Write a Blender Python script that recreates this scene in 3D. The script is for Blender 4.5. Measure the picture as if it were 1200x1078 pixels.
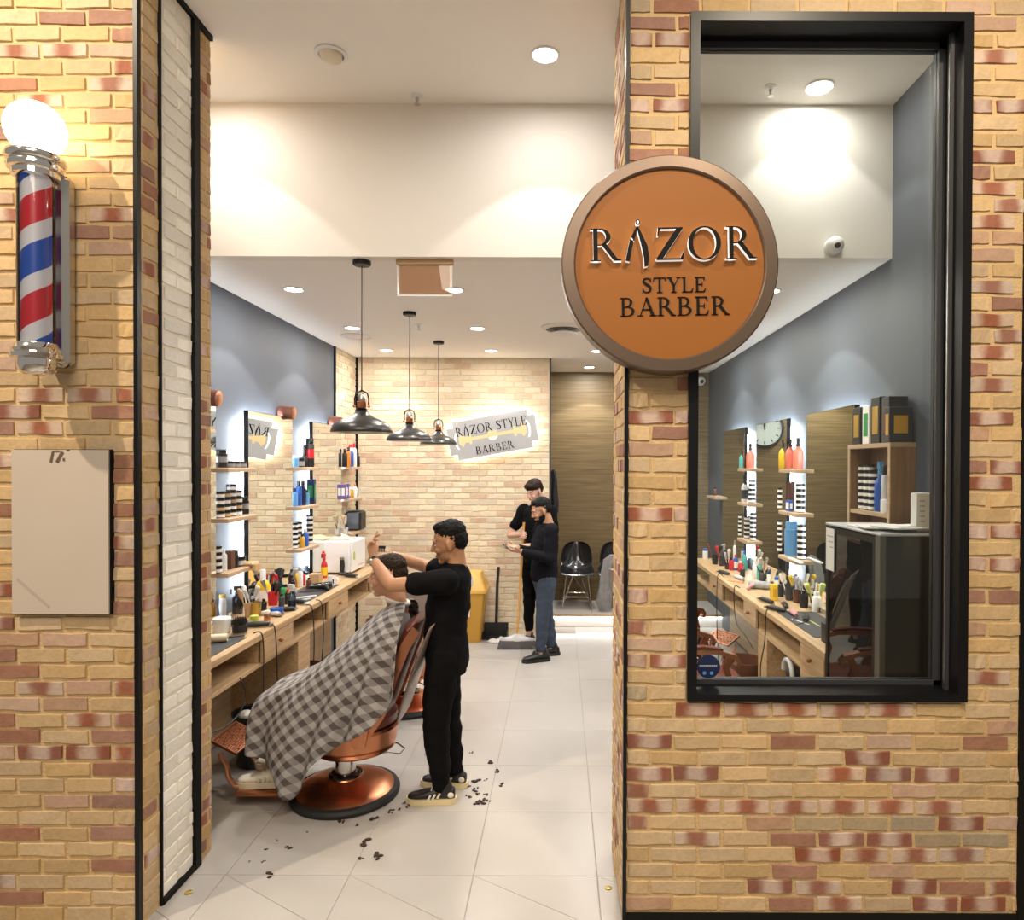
import bpy, bmesh, math, random
from mathutils import Vector, Matrix, Euler
random.seed(7)
for o in list(bpy.data.objects): bpy.data.objects.remove(o)
SC = bpy.context.scene
COL = SC.collection
R = math.radians

# ------------------------------------------------------------------ camera
FPX, PPX, PPY, CAMZ, CAMY = 790.0, 657.0, 553.0, 1.99, -2.88
cam_d = bpy.data.cameras.new('camera'); cam = bpy.data.objects.new('camera', cam_d); COL.objects.link(cam)
cam_d.sensor_width = 36; cam_d.lens = FPX/1200*36
cam_d.shift_x = (600-PPX)/1200; cam_d.shift_y = (PPY-539)/1200
cam.location = (0, CAMY, CAMZ)
CAMR = (Euler((R(90-0.57), 0, 0)).to_matrix() @ Matrix.Rotation(R(0.2), 3, 'Z'))
cam.rotation_euler = CAMR.to_euler()
cam_d.clip_start = 0.02; cam_d.clip_end = 100
SC.camera = cam

# ------------------------------------------------------------------ world, exposure, mall lights
w = bpy.data.worlds.new('world'); SC.world = w; w.use_nodes = True
w.node_tree.nodes['Background'].inputs[0].default_value = (1.0, 0.89, 0.76, 1)
w.node_tree.nodes['Background'].inputs[1].default_value = 0.31
SC.view_settings.view_transform = 'Standard'; SC.view_settings.look = 'None'
SC.view_settings.gamma = 1; SC.view_settings.use_curve_mapping = False
SC.view_settings.exposure = 0.0

def lamp(name, kind, loc, energy, color, parent=None, target=None, **kw):
    d = bpy.data.lights.new(name, kind); d.energy = energy; d.color = color
    for k, v in kw.items(): setattr(d, k, v)
    o = bpy.data.objects.new(name, d); COL.objects.link(o); o.location = loc
    if parent: o.parent = parent
    if target is not None:
        o.rotation_euler = (Vector(target)-Vector(loc)).to_track_quat('-Z', 'Y').to_euler()
    return o
WARM = (1.0, 0.85, 0.64)
# spotlights of the mall ceiling that wash the shop front
lamp('mall_spot', 'SPOT', (-3.5, -1.75, 5.6), 760, WARM, target=(-1.9, 0, 1.9), spot_size=R(78), spot_blend=0.5, shadow_soft_size=0.05)
lamp('mall_spot', 'SPOT', (1.5, -2.6, 5.6), 520, WARM, target=(1.35, 0, 1.5), spot_size=R(66), spot_blend=0.6, shadow_soft_size=0.12)
lamp('mall_light', 'AREA', (-0.6, -4.2, 5.6), 180, (1.0, 0.88, 0.72), target=(-0.6, 0.5, 1.0), size=2.5)

# ------------------------------------------------------------------ pixel helpers (photo frame 1200x1078)
def ray(px, py):
    return CAMR @ Vector(((px-PPX)/FPX, -(py-PPY)/FPX, -1.0))
def PY(px, py, Y):
    d = ray(px, py); t = (Y-CAMY)/d.y; return Vector((d.x*t, Y, CAMZ+d.z*t))
def PZ(px, py, Z):
    d = ray(px, py); t = (Z-CAMZ)/d.z; return Vector((d.x*t, CAMY+d.y*t, Z))
def PX_(px, py, X):
    d = ray(px, py); t = X/d.x; return Vector((X, CAMY+d.y*t, CAMZ+d.z*t))

# ------------------------------------------------------------------ materials
MATS = {}
def mat(name, col=(0.5,0.5,0.5), rough=0.5, metal=0.0, emit=None, estr=0.0, noise=0.0, nscale=8.0, bump=0.0, bscale=40.0, coat=0.0, alpha=1.0, trans=0.0, spec=0.5):
    if name in MATS: return MATS[name]
    m = bpy.data.materials.new(name); m.use_nodes = True; MATS[name] = m
    nt = m.node_tree; b = nt.nodes['Principled BSDF']
    b.inputs['Base Color'].default_value = (*col, 1); b.inputs['Roughness'].default_value = rough
    b.inputs['Metallic'].default_value = metal; b.inputs['Coat Weight'].default_value = coat
    b.inputs['Alpha'].default_value = alpha; b.inputs['Specular IOR Level'].default_value = spec; b.inputs['Transmission Weight'].default_value = trans
    if emit: b.inputs['Emission Color'].default_value = (*emit, 1); b.inputs['Emission Strength'].default_value = estr
    if noise or bump:
        tc = nt.nodes.new('ShaderNodeTexCoord')
    if noise:
        n = nt.nodes.new('ShaderNodeTexNoise'); n.inputs['Scale'].default_value = nscale; n.inputs['Detail'].default_value = 5
        nt.links.new(tc.outputs['Object'], n.inputs['Vector'])
        mx = nt.nodes.new('ShaderNodeMix'); mx.data_type = 'RGBA'
        mx.inputs['A'].default_value = (*[c*(1-noise) for c in col], 1); mx.inputs['B'].default_value = (*[min(1, c*(1+noise)) for c in col], 1)
        nt.links.new(n.outputs['Fac'], mx.inputs['Factor']); nt.links.new(mx.outputs['Result'], b.inputs['Base Color'])
    if bump:
        n2 = nt.nodes.new('ShaderNodeTexNoise'); n2.inputs['Scale'].default_value = bscale; n2.inputs['Detail'].default_value = 6
        nt.links.new(tc.outputs['Object'], n2.inputs['Vector'])
        bp = nt.nodes.new('ShaderNodeBump'); bp.inputs['Strength'].default_value = bump; bp.inputs['Distance'].default_value = 0.01
        nt.links.new(n2.outputs['Fac'], bp.inputs['Height']); nt.links.new(bp.outputs['Normal'], b.inputs['Normal'])
    return m

def mat_brick(name, main, alt, band, grit=0.32):
    """band: 0 plain, 1 pale middle, 2 pale ends; brick local x runs along its length"""
    m = bpy.data.materials.new(name); m.use_nodes = True; MATS[name] = m
    nt = m.node_tree; N = nt.nodes; L = nt.links; b = N['Principled BSDF']; b.inputs['Roughness'].default_value = 0.85
    tc = N.new('ShaderNodeTexCoord'); oi = N.new('ShaderNodeObjectInfo')
    mul = N.new('ShaderNodeMath'); mul.operation = 'MULTIPLY'; mul.inputs[1].default_value = 57.0; L.new(oi.outputs['Random'], mul.inputs[0])
    n = N.new('ShaderNodeTexNoise'); n.noise_dimensions = '4D'; n.inputs['Scale'].default_value = 14; n.inputs['Detail'].default_value = 5
    L.new(tc.outputs['Object'], n.inputs['Vector']); L.new(mul.outputs[0], n.inputs['W'])
    fac = n.outputs['Fac']
    if band:
        sp = N.new('ShaderNodeSeparateXYZ'); L.new(tc.outputs['Object'], sp.inputs[0])
        ab = N.new('ShaderNodeMath'); ab.operation = 'ABSOLUTE'; L.new(sp.outputs['X'], ab.inputs[0])
        wob = N.new('ShaderNodeMath'); wob.operation = 'MULTIPLY_ADD'; wob.inputs[1].default_value = 0.06; L.new(n.outputs['Fac'], wob.inputs[0])
        L.new(ab.outputs[0], wob.inputs[2])
        mr = N.new('ShaderNodeMapRange'); mr.interpolation_type = 'SMOOTHSTEP'
        mr.inputs['From Min'].default_value = 0.045; mr.inputs['From Max'].default_value = 0.095
        mr.inputs['To Min'].default_value = 1 if band == 1 else 0; mr.inputs['To Max'].default_value = 0 if band == 1 else 1
        L.new(wob.outputs[0], mr.inputs['Value']); fac = mr.outputs[0]
    mx = N.new('ShaderNodeMix'); mx.data_type = 'RGBA'; mx.inputs['A'].default_value = (*main, 1); mx.inputs['B'].default_value = (*alt, 1)
    L.new(fac, mx.inputs['Factor'])
    hs = N.new('ShaderNodeHueSaturation'); L.new(mx.outputs['Result'], hs.inputs['Color'])
    mr2 = N.new('ShaderNodeMapRange'); mr2.inputs['To Min'].default_value = 0.86; mr2.inputs['To Max'].default_value = 1.12; L.new(oi.outputs['Random'], mr2.inputs['Value']); L.new(mr2.outputs[0], hs.inputs['Value'])
    m3 = N.new('ShaderNodeMath'); m3.operation = 'MULTIPLY'; m3.inputs[1].default_value = 13.7; L.new(oi.outputs['Random'], m3.inputs[0])
    fr = N.new('ShaderNodeMath'); fr.operation = 'FRACT'; L.new(m3.outputs[0], fr.inputs[0])
    mr3 = N.new('ShaderNodeMapRange'); mr3.inputs['To Min'].default_value = 0.82; mr3.inputs['To Max'].default_value = 1.05; L.new(fr.outputs[0], mr3.inputs['Value']); L.new(mr3.outputs[0], hs.inputs['Saturation'])
    n2 = N.new('ShaderNodeTexNoise'); n2.noise_dimensions = '4D'; n2.inputs['Scale'].default_value = 60; n2.inputs['Detail'].default_value = 6
    L.new(tc.outputs['Object'], n2.inputs['Vector']); L.new(mul.outputs[0], n2.inputs['W'])
    mx2 = N.new('ShaderNodeMix'); mx2.data_type = 'RGBA'; mx2.blend_type = 'MULTIPLY'; mx2.inputs['Factor'].default_value = grit
    L.new(hs.outputs[0], mx2.inputs['A']); L.new(n2.outputs['Fac'], mx2.inputs['B']); L.new(mx2.outputs['Result'], b.inputs['Base Color'])
    bp = N.new('ShaderNodeBump'); bp.inputs['Strength'].default_value = 0.45; bp.inputs['Distance'].default_value = 0.006
    L.new(n2.outputs['Fac'], bp.inputs['Height']); L.new(bp.outputs['Normal'], b.inputs['Normal'])
    return m

def mat_wood(name, c1, c2, axis='Y', scale=1.0, rough=0.45):
    m = bpy.data.materials.new(name); m.use_nodes = True; MATS[name] = m
    nt = m.node_tree; N = nt.nodes; L = nt.links; b = N['Principled BSDF']; b.inputs['Roughness'].default_value = rough
    tc = N.new('ShaderNodeTexCoord'); mp = N.new('ShaderNodeMapping'); L.new(tc.outputs['Object'], mp.inputs[0])
    s = {'X': (1.2, 22, 34), 'Y': (22, 1.2, 34), 'Z': (22, 22, 1.2)}[axis]
    mp.inputs['Scale'].default_value = [v*scale for v in s]
    n = N.new('ShaderNodeTexNoise'); n.inputs['Scale'].default_value = 1.6; n.inputs['Detail'].default_value = 7; n.inputs['Distortion'].default_value = 0.4
    L.new(mp.outputs[0], n.inputs['Vector'])
    cr = N.new('ShaderNodeValToRGB'); cr.color_ramp.elements[0].position = 0.33; cr.color_ramp.elements[1].position = 0.68
    cr.color_ramp.elements[0].color = (*c1, 1); cr.color_ramp.elements[1].color = (*c2, 1)
    L.new(n.outputs['Fac'], cr.inputs[0]); L.new(cr.outputs[0], b.inputs['Base Color'])
    return m

mat_brick('brick_buff', (0.58, 0.375, 0.165), (0.70, 0.49, 0.26), 0)
mat_brick('brick_rose', (0.50, 0.27, 0.17), (0.64, 0.44, 0.29), 0)
mat_brick('brick_grey', (0.42, 0.32, 0.19), (0.50, 0.37, 0.22), 0)
mat_brick('brick_full', (0.30, 0.115, 0.068), (0.47, 0.255, 0.165), 0)
mat_brick('brick_ends', (0.30, 0.095, 0.05), (0.62, 0.44, 0.35), 1)
mat_brick('brick_core', (0.36, 0.125, 0.065), (0.66, 0.48, 0.36), 2)
mat_brick('brick_in', (0.78, 0.63, 0.42), (0.86, 0.75, 0.57), 0)
mat_brick('brick_in_red', (0.66, 0.42, 0.28), (0.80, 0.62, 0.46), 0)
mat_brick('brick_white', (0.86, 0.82, 0.72), (0.92, 0.89, 0.81), 0, 0.10)
mat('mortar', (0.60, 0.42, 0.21), 0.95, noise=0.15, nscale=12, bump=0.5, bscale=90)
mat('mortar_in', (0.70, 0.56, 0.37), 0.95, noise=0.12, nscale=12)
mat('mortar_white', (0.80, 0.75, 0.64), 0.95)
mat('white_paint', (0.84, 0.80, 0.75), 0.75, noise=0.02, nscale=2)
mat('ceiling_paint', (0.90, 0.865, 0.82), 0.8)
mat('blue_grey_paint', (0.092, 0.105, 0.128), 0.6, noise=0.03, nscale=3)
mat('black_metal', (0.004, 0.004, 0.005), 0.35, spec=.3)
mat('letter_black', (0.003, 0.003, 0.003), 0.6, spec=.15)
mat('black_trim', (0.004, 0.004, 0.004), 0.6, spec=.2)
mat('black_plastic', (0.012, 0.012, 0.013), 0.4)
mat('black_gloss', (0.01, 0.01, 0.012), 0.15, coat=0.4)
mat('rubber', (0.012, 0.012, 0.013), 0.65)
mat('charcoal', (0.035, 0.035, 0.04), 0.5)
mat('chrome', (0.80, 0.79, 0.77), 0.10, 1.0)
mat('steel', (0.55, 0.54, 0.52), 0.28, 1.0)
mat('copper', (0.56, 0.235, 0.125), 0.30, 1.0, noise=0.22, nscale=9)
mat('copper_light', (0.72, 0.37, 0.24), 0.28, 1.0)
mat('copper_dark', (0.30, 0.11, 0.055), 0.34, 1.0)
mat('bronze', (0.15, 0.105, 0.078), 0.40, 0.6)
mat('sign_copper', (0.265, 0.094, 0.016), 0.5, 0.0, spec=.25)
mat('leather', (0.13, 0.028, 0.016), 0.35, noise=0.2, nscale=6)
mat('leather_dark', (0.012, 0.010, 0.010), 0.4)
mat('white_plastic', (0.80, 0.80, 0.80), 0.35)
mat('cream_plastic', (0.74, 0.66, 0.50), 0.4)
mat('paper', (0.82, 0.80, 0.76), 0.8)
mat('board_paint', (0.56, 0.475, 0.395), 0.5, noise=0.06, nscale=2.5)
mat('stain', (0.12, 0.08, 0.05), 0.8)
mat('smudge', (0.46, 0.385, 0.315), 0.6)
mat('gold', (0.62, 0.42, 0.10), 0.3, 0.8)
mat('grout', (0.34, 0.30, 0.26), 0.9)
mat('tile', (0.40, 0.375, 0.35), 0.28, noise=0.07, nscale=3.0)
mat('grey_tile', (0.36, 0.335, 0.31), 0.5, noise=0.1, nscale=3)
mat('frosted', (0.8, 0.8, 0.8), 0.4)
for nm, c in dict(red=(0.55,0.02,0.025), orange=(0.75,0.20,0.02), yellow=(0.80,0.52,0.02), blue=(0.02,0.10,0.42), navy=(0.012,0.025,0.09), skyblue=(0.12,0.35,0.70), teal=(0.10,0.45,0.42), green=(0.03,0.30,0.08), purple=(0.16,0.10,0.30), brown=(0.12,0.04,0.02), amber=(0.23,0.055,0.018), pink=(0.62,0.28,0.30), coral=(0.72,0.18,0.12), grey=(0.30,0.30,0.31), silver=(0.55,0.55,0.57), tan=(0.55,0.36,0.18), lime=(0.50,0.58,0.12), mustard=(0.56,0.31,0.03)).items():
    mat(nm, c, 0.32)
mat('bin_yellow', (0.52, 0.28, 0.04), 0.4)
mat('bin_lid_yellow', (0.66, 0.37, 0.08), 0.4)
mat('lamp_white', (1,1,1), 0.5, emit=(1.0, 0.93, 0.84), estr=30)
mat('globe_glow', (1,1,1), 0.5, emit=(1.0, 0.80, 0.50), estr=7.5)
mat('led', (1,1,1), 0.5, emit=(0.84, 0.92, 1.0), estr=70)
mat('led_warm', (1,1,1), 0.5, emit=(1.0, 0.92, 0.76), estr=13)
mat('led_step', (1,1,1), 0.5, emit=(0.92, 0.96, 1.0), estr=16)
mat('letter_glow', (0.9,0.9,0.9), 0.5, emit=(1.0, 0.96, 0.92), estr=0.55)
mat('gold_glow', (0.66,0.46,0.22), 0.5, emit=(1.0, 0.80, 0.48), estr=0.22)
mat('blade_grey', (0.44, 0.44, 0.445), 0.45, 0.2)
mat_wood('oak', (0.40, 0.255, 0.13), (0.56, 0.39, 0.22), 'Y')
mat_wood('oak_edge', (0.42, 0.29, 0.18), (0.52, 0.37, 0.24), 'Y')
mat_wood('oak_brown', (0.22, 0.115, 0.045), (0.32, 0.18, 0.08), 'Z')
mat_wood('wall_wood', (0.115, 0.075, 0.030), (0.205, 0.145, 0.066), 'X', 0.8, 0.5)
mat_wood('panel_wood', (0.33, 0.22, 0.12), (0.44, 0.31, 0.18), 'Y', 0.6)
# mirror
mm = mat('mirror', (0.86, 0.88, 0.86), 0.0, 1.0)
# glass that mixes clear and reflection by angle
def mat_glass(name, tint=(1,1,1), refl=1.0):
    m = bpy.data.materials.new(name); m.use_nodes = True; MATS[name] = m
    nt = m.node_tree; N = nt.nodes; L = nt.links
    for n in list(N): N.remove(n)
    out = N.new('ShaderNodeOutputMaterial'); mix = N.new('ShaderNodeMixShader'); t = N.new('ShaderNodeBsdfTransparent'); g = N.new('ShaderNodeBsdfGlossy')
    g.inputs['Roughness'].default_value = 0.0; t.inputs[0].default_value = (*tint, 1)
    f = N.new('ShaderNodeFresnel'); f.inputs[0].default_value = 1.45
    mu = N.new('ShaderNodeMath'); mu.operation = 'MULTIPLY'; mu.inputs[1].default_value = refl; L.new(f.outputs[0], mu.inputs[0])
    L.new(mu.outputs[0], mix.inputs[0]); L.new(t.outputs[0], mix.inputs[1]); L.new(g.outputs[0], mix.inputs[2]); L.new(mix.outputs[0], out.inputs[0])
    return m
mat_glass('glass', (0.95, 0.97, 0.95), 1.0)
mat_glass('tube_glass', (0.96, 0.96, 0.96), 1.2)
mat_glass('smoked_glass', (0.16, 0.14, 0.12), 1.5)
mat_glass('acrylic', (0.97, 0.86, 0.76), 1.2)  # tan tint stands in for a reflection on the clear panel
mat_glass('clear_plastic', (0.80, 0.86, 0.90), 1.6)

# ------------------------------------------------------------------ mesh builder
class MB:
    def __init__(s): s.v = []; s.f = []; s.m = []; s.uv = None
    def add(s, vs, fs, mi=0):
        o = len(s.v); s.v += [tuple(p) for p in vs]
        for f in fs: s.f.append([i+o for i in f]); s.m.append(mi)
        return s
    def box(s, a, b, mi=0, rot=None, at=None):
        x0,y0,z0 = a; x1,y1,z1 = b
        vs = [Vector(p) for p in ((x0,y0,z0),(x1,y0,z0),(x1,y1,z0),(x0,y1,z0),(x0,y0,z1),(x1,y0,z1),(x1,y1,z1),(x0,y1,z1))]
        if rot is not None:
            at = Vector(at) if at is not None else Vector((0,0,0)); vs = [rot @ p + at for p in vs]
        return s.add(vs, [(3,2,1,0),(4,5,6,7),(0,1,5,4),(1,2,6,5),(2,3,7,6),(3,0,4,7)], mi)
    def bbox(s, a, b, bev=0.006, mi=0):
        """box with chamfered vertical and top edges"""
        x0,y0,z0 = a; x1,y1,z1 = b; e = min(bev, (x1-x0)/3, (y1-y0)/3, (z1-z0)/3)
        def ring(i, z): return [(x0+i+e,y0+i,z),(x1-i-e,y0+i,z),(x1-i,y0+i+e,z),(x1-i,y1-i-e,z),(x1-i-e,y1-i,z),(x0+i+e,y1-i,z),(x0+i,y1-i-e,z),(x0+i,y0+i+e,z)]
        rs = ring(e,z0)+ring(0,z0+e)+ring(0,z1-e)+ring(e,z1)
        fs = []
        for k in range(3):
            for j in range(8): fs.append((k*8+j, k*8+(j+1)%8, (k+1)*8+(j+1)%8, (k+1)*8+j))
        fs.append(tuple(reversed(range(8)))); fs.append(tuple(range(24,32)))
        return s.add(rs, fs, mi)
    def prism(s, poly, a, b, mi=0, frame=None, side=None):
        """poly in 2D, extruded a..b along the third axis; frame maps (u,v,w) to a point"""
        fr = frame or (lambda u,v,w: (u,v,w)); n = len(poly)
        vs = [fr(u,v,a) for u,v in poly]+[fr(u,v,b) for u,v in poly]
        o = len(s.v); s.v += [tuple(p) for p in vs]
        s.f.append([o+i for i in reversed(range(n))]); s.m.append(mi)
        s.f.append([o+n+i for i in range(n)]); s.m.append(mi)
        for i in range(n):
            s.f.append([o+i, o+(i+1)%n, o+n+(i+1)%n, o+n+i]); s.m.append(mi if side is None else side)
        return s
    def lathe(s, prof, n=20, c=(0,0,0), mi=0, axis=None, sx=1.0, sy=1.0):
        c = Vector(c); q = Vector((0,0,1)).rotation_difference(Vector(axis)).to_matrix() if axis is not None else None
        vs = []; fs = []; k = len(prof)
        for (r,z) in prof:
            for j in range(n):
                a = 2*math.pi*j/n; p = Vector((r*math.cos(a)*sx, r*math.sin(a)*sy, z)); vs.append((q@p if q else p)+c)
        for i in range(k-1):
            for j in range(n): fs.append((i*n+j, i*n+(j+1)%n, (i+1)*n+(j+1)%n, (i+1)*n+j))
        fs.append(tuple(reversed(range(n)))); fs.append(tuple((k-1)*n+j for j in range(n)))
        return s.add(vs, fs, mi)
    def tube(s, pts, r, n=8, mi=0, closed=False):
        pts = [Vector(p) for p in pts]; k = len(pts); rs = r if isinstance(r,(list,tuple)) else [r]*k
        vs = []; fs = []; ref = None
        for i,p in enumerate(pts):
            a = pts[(i-1)%k] if (i>0 or closed) else p; b = pts[(i+1)%k] if (i<k-1 or closed) else p
            t = (b-a).normalized()
            if ref is None:
                ref = t.orthogonal().normalized()
            u = (ref - t*ref.dot(t)); u = u.normalized() if u.length>1e-6 else t.orthogonal().normalized(); ref = u; w_ = t.cross(u)
            for j in range(n):
                an = 2*math.pi*j/n; vs.append(p+(u*math.cos(an)+w_*math.sin(an))*rs[i])
        for i in range(k if closed else k-1):
            for j in range(n): fs.append((i*n+j, i*n+(j+1)%n, ((i+1)%k)*n+(j+1)%n, ((i+1)%k)*n+j))
        if not closed: fs.append(tuple(reversed(range(n)))); fs.append(tuple((k-1)*n+j for j in range(n)))
        return s.add(vs, fs, mi)
    def ell(s, c, r, rot=None, n=16, k=10, mi=0):
        c = Vector(c); vs = []; fs = []
        if not isinstance(r,(tuple,list)): r = (r,r,r)
        for i in range(1,k):
            ph = math.pi*i/k
            for j in range(n):
                a = 2*math.pi*j/n; p = Vector((r[0]*math.sin(ph)*math.cos(a), r[1]*math.sin(ph)*math.sin(a), -r[2]*math.cos(ph))); vs.append((rot@p if rot else p)+c)
        b = Vector((0,0,-r[2])); t = Vector((0,0,r[2])); vs.append((rot@b if rot else b)+c); vs.append((rot@t if rot else t)+c)
        for i in range(k-2):
            for j in range(n): fs.append((i*n+j, i*n+(j+1)%n, (i+1)*n+(j+1)%n, (i+1)*n+j))
        m = (k-1)*n
        for j in range(n): fs.append((m, (j+1)%n, j)); fs.append((m+1, (k-2)*n+j, (k-2)*n+(j+1)%n))
        return s.add(vs, fs, mi)
    def cap(s, chain, n=12, mi=0):
        """rounded limb: chain of (point, radius)"""
        for (p,r) in chain: s.ell(p, r*0.995, n=n, k=8, mi=mi)
        s.tube([c[0] for c in chain], [c[1] for c in chain], n=n, mi=mi)
        return s
    def loft(s, rings, n=20, mi=0):
        """rings: (centre, uvec, vvec)"""
        vs = []; fs = []; k = len(rings)
        for c,u,v in rings:
            c = Vector(c); u = Vector(u); v = Vector(v)
            for j in range(n):
                a = 2*math.pi*j/n; ca, sa = math.cos(a), math.sin(a)
                vs.append(c+u*ca+v*sa)
        for i in range(k-1):
            for j in range(n): fs.append((i*n+j, i*n+(j+1)%n, (i+1)*n+(j+1)%n, (i+1)*n+j))
        fs.append(tuple(reversed(range(n)))); fs.append(tuple((k-1)*n+j for j in range(n)))
        return s.add(vs, fs, mi)
    def mesh(s, name, mats, smooth=False):
        me = bpy.data.meshes.new(name); me.from_pydata(s.v, [], s.f)
        for m in (mats if isinstance(mats,(list,tuple)) else [mats]): me.materials.append(MATS[m] if isinstance(m,str) else m)
        me.polygons.foreach_set('material_index', s.m)
        me.polygons.foreach_set('use_smooth', [bool(smooth)]*len(s.f))
        me.update(); return me
    def build(s, name, mats, parent=None, loc=None, smooth=False, sharp=35, rotz=0):
        me = s.mesh(name, mats, smooth)
        if smooth:
            try: me.set_sharp_from_angle(angle=R(sharp))
            except Exception: pass
        return link(name, me, parent, loc, rotz)
def link(name, data, parent=None, loc=None, rotz=0):
    o = bpy.data.objects.new(name, data); COL.objects.link(o)
    if loc is not None: o.location = loc
    if rotz: o.rotation_euler = (0,0,rotz)
    if parent: o.parent = parent
    return o
def tag(o, label, cat, group=None):
    o['label'] = label; o['category'] = cat
    if group: o['group'] = group
    return o
def struct(o, label=None):
    o['kind'] = 'structure'
    if label: o['label'] = label
    return o
def thing(name, loc, label, cat, group=None, rotz=0):
    o = link(name, None, None, loc, rotz); return tag(o, label, cat, group)
def copy_tree(o, parent=None):
    c = o.copy(); COL.objects.link(c); c.parent = parent
    for ch in list(o.children): copy_tree(ch, c)
    return c
# ================================================================== STRUCTURE
XL, XR, ZC, ZH = -2.42, 2.0, 3.248, 4.17
YBULK, YBACK, YLEND, YREC, YSTEP = 1.21, 5.07, 4.32, 6.25, 5.39
XJ, XC, XW0, XW1, ZW0, ZW1 = -1.80, 0.277, 0.543, 1.735, 0.987, 3.905
JD = 0.58
COURSE, PITCH, JOINT = 0.0695, 0.2065, 0.012

# ---- bricks
rb = random.Random(3)
BR = {}
def brick_mesh(length, m, var, hgt=COURSE-JOINT, proud=0.0065):
    key = (round(length,3), m, var, proud)
    if key in BR: return BR[key]
    r = random.Random(hash((round(length*1000), var)) & 0xffff)
    hl = length/2; hh = hgt/2; n = 4
    bot = [(-hl+2*hl*i/(n-1)+r.uniform(-.002,.002), -hh+r.uniform(-.0035,.003)) for i in range(n)]
    top = [(hl-2*hl*i/(n-1)+r.uniform(-.002,.002), hh+r.uniform(-.003,.0035)) for i in range(n)]
    out = bot+top; b = MB(); vs = [(x,0.004,z) for x,z in out]
    for x,z in out:
        vs.append((x-math.copysign(.0035,x), -proud+r.uniform(-.002,.002), z-math.copysign(.0035,z)))
    k = len(out); fs = [(i,(i+1)%k,k+(i+1)%k,k+i) for i in range(k)]
    fs += [(k+i, k+i+1, k+k-2-i, k+k-1-i) for i in range(n-1)]
    b.add(vs, fs); me = b.mesh('brick', m); BR[key] = me; return me

REDS_R = """760,810,g 840,831,e 900,831,c 955,831,c 1010,831,c 1070,831,c 1130,831,c 785,868,e 945,868,f 1165,868,f 873,887,e 1040,887,e 783,905,e 838,905,e 1003,905,c 1063,905,e 1120,905,e
758,926,c 785,944,c 840,944,c 900,944,c 955,944,c 1010,944,c 1065,944,c 1118,944,c 765,965,c 815,965,e 930,965,c 980,963,g 1035,963,g 1095,963,g 1150,963,e 838,982,c 935,982,f 965,982,f 1008,982,e 1060,982,e 1115,982,g 1165,982,g
985,1001,e 1037,1001,c 1095,1001,c 1150,1001,c 945,1019,f 925,1037,e 985,1037,c 1090,1037,e 1130,1037,f 1160,1037,c 945,1056,f 1000,1056,c 1115,1056,e 1165,1056,e 1035,1073,f 1090,1073,f 1150,1073,f
765,8,g 806,8,f 754,30,f 780,30,f 765,53,e 752,114,f 765,134,e 798,134,f 748,175,f 780,175,f 798,175,f 796,457,f 778,479,e 795,498,f 775,598,e 760,694,e 760,732,c 760,771,e
1180,30,r 1180,71,c 1163,134,e 1163,175,e 1148,196,f 1163,217,c 1183,237,c 1160,258,c 1175,279,r 1160,300,r 1158,338,c 1172,357,f 1158,376,c 1178,396,c 1155,416,c 1143,437,f 1158,456,c 1158,496,e 1140,554,f 1172,554,e 1157,573,e 1155,614,e 1155,653,e 1155,692,f 1140,788,c"""
REDS_L = """75,18,f 140,18,f 15,38,c 75,38,f 130,38,f 20,58,c 75,58,c 135,75,c 25,96,f 130,96,c 50,116,c 15,253,c 135,253,c 100,272,f 150,272,r 55,470,c 115,470,c 150,470,c 30,490,e 130,490,f 45,510,c 150,535,f
148,570,f 150,590,f 150,612,r 150,630,c 148,650,f 150,690,r 150,708,f 10,590,f 10,612,f 10,650,f 10,690,r 12,790,f 25,809,c 75,809,c 135,809,c 80,847,c 140,847,c 12,868,f 45,868,e 105,868,c 148,868,f 25,887,e 80,887,e 140,887,c 50,906,e 150,906,f 80,925,e 135,925,e 148,941,f 15,983,f 150,983,f 145,1020,f 15,1060,f"""
def parse(s):
    out = []
    for t in s.split():
        a,b,c = t.split(','); out.append((float(a),float(b),c))
    return out
REDS = parse(REDS_R)+parse(REDS_L)
KINDM = dict(f='brick_full', e='brick_ends', c='brick_core', g='brick_grey', r='brick_rose')
def front_kind(x, z):
    px, py = 657+x*274.3, 545-(z-1.99)*274.3
    if -5 < px < 1200 and -5 < py < 1078:
        for a,b,c in REDS:
            if abs(px-a) < 24 and abs(py-b) < 9.6: return KINDM[c]
        return 'brick_rose' if rb.random() < 0.13 else 'brick_buff'
    v = rb.random()
    return 'brick_buff' if v < .62 else rb.choice(['brick_full','brick_ends','brick_core','brick_rose'])
def jamb_kind(x, z):
    v = rb.random(); return 'brick_buff' if v < .64 else rb.choice(['brick_full','brick_rose','brick_core','brick_ends'])
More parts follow.
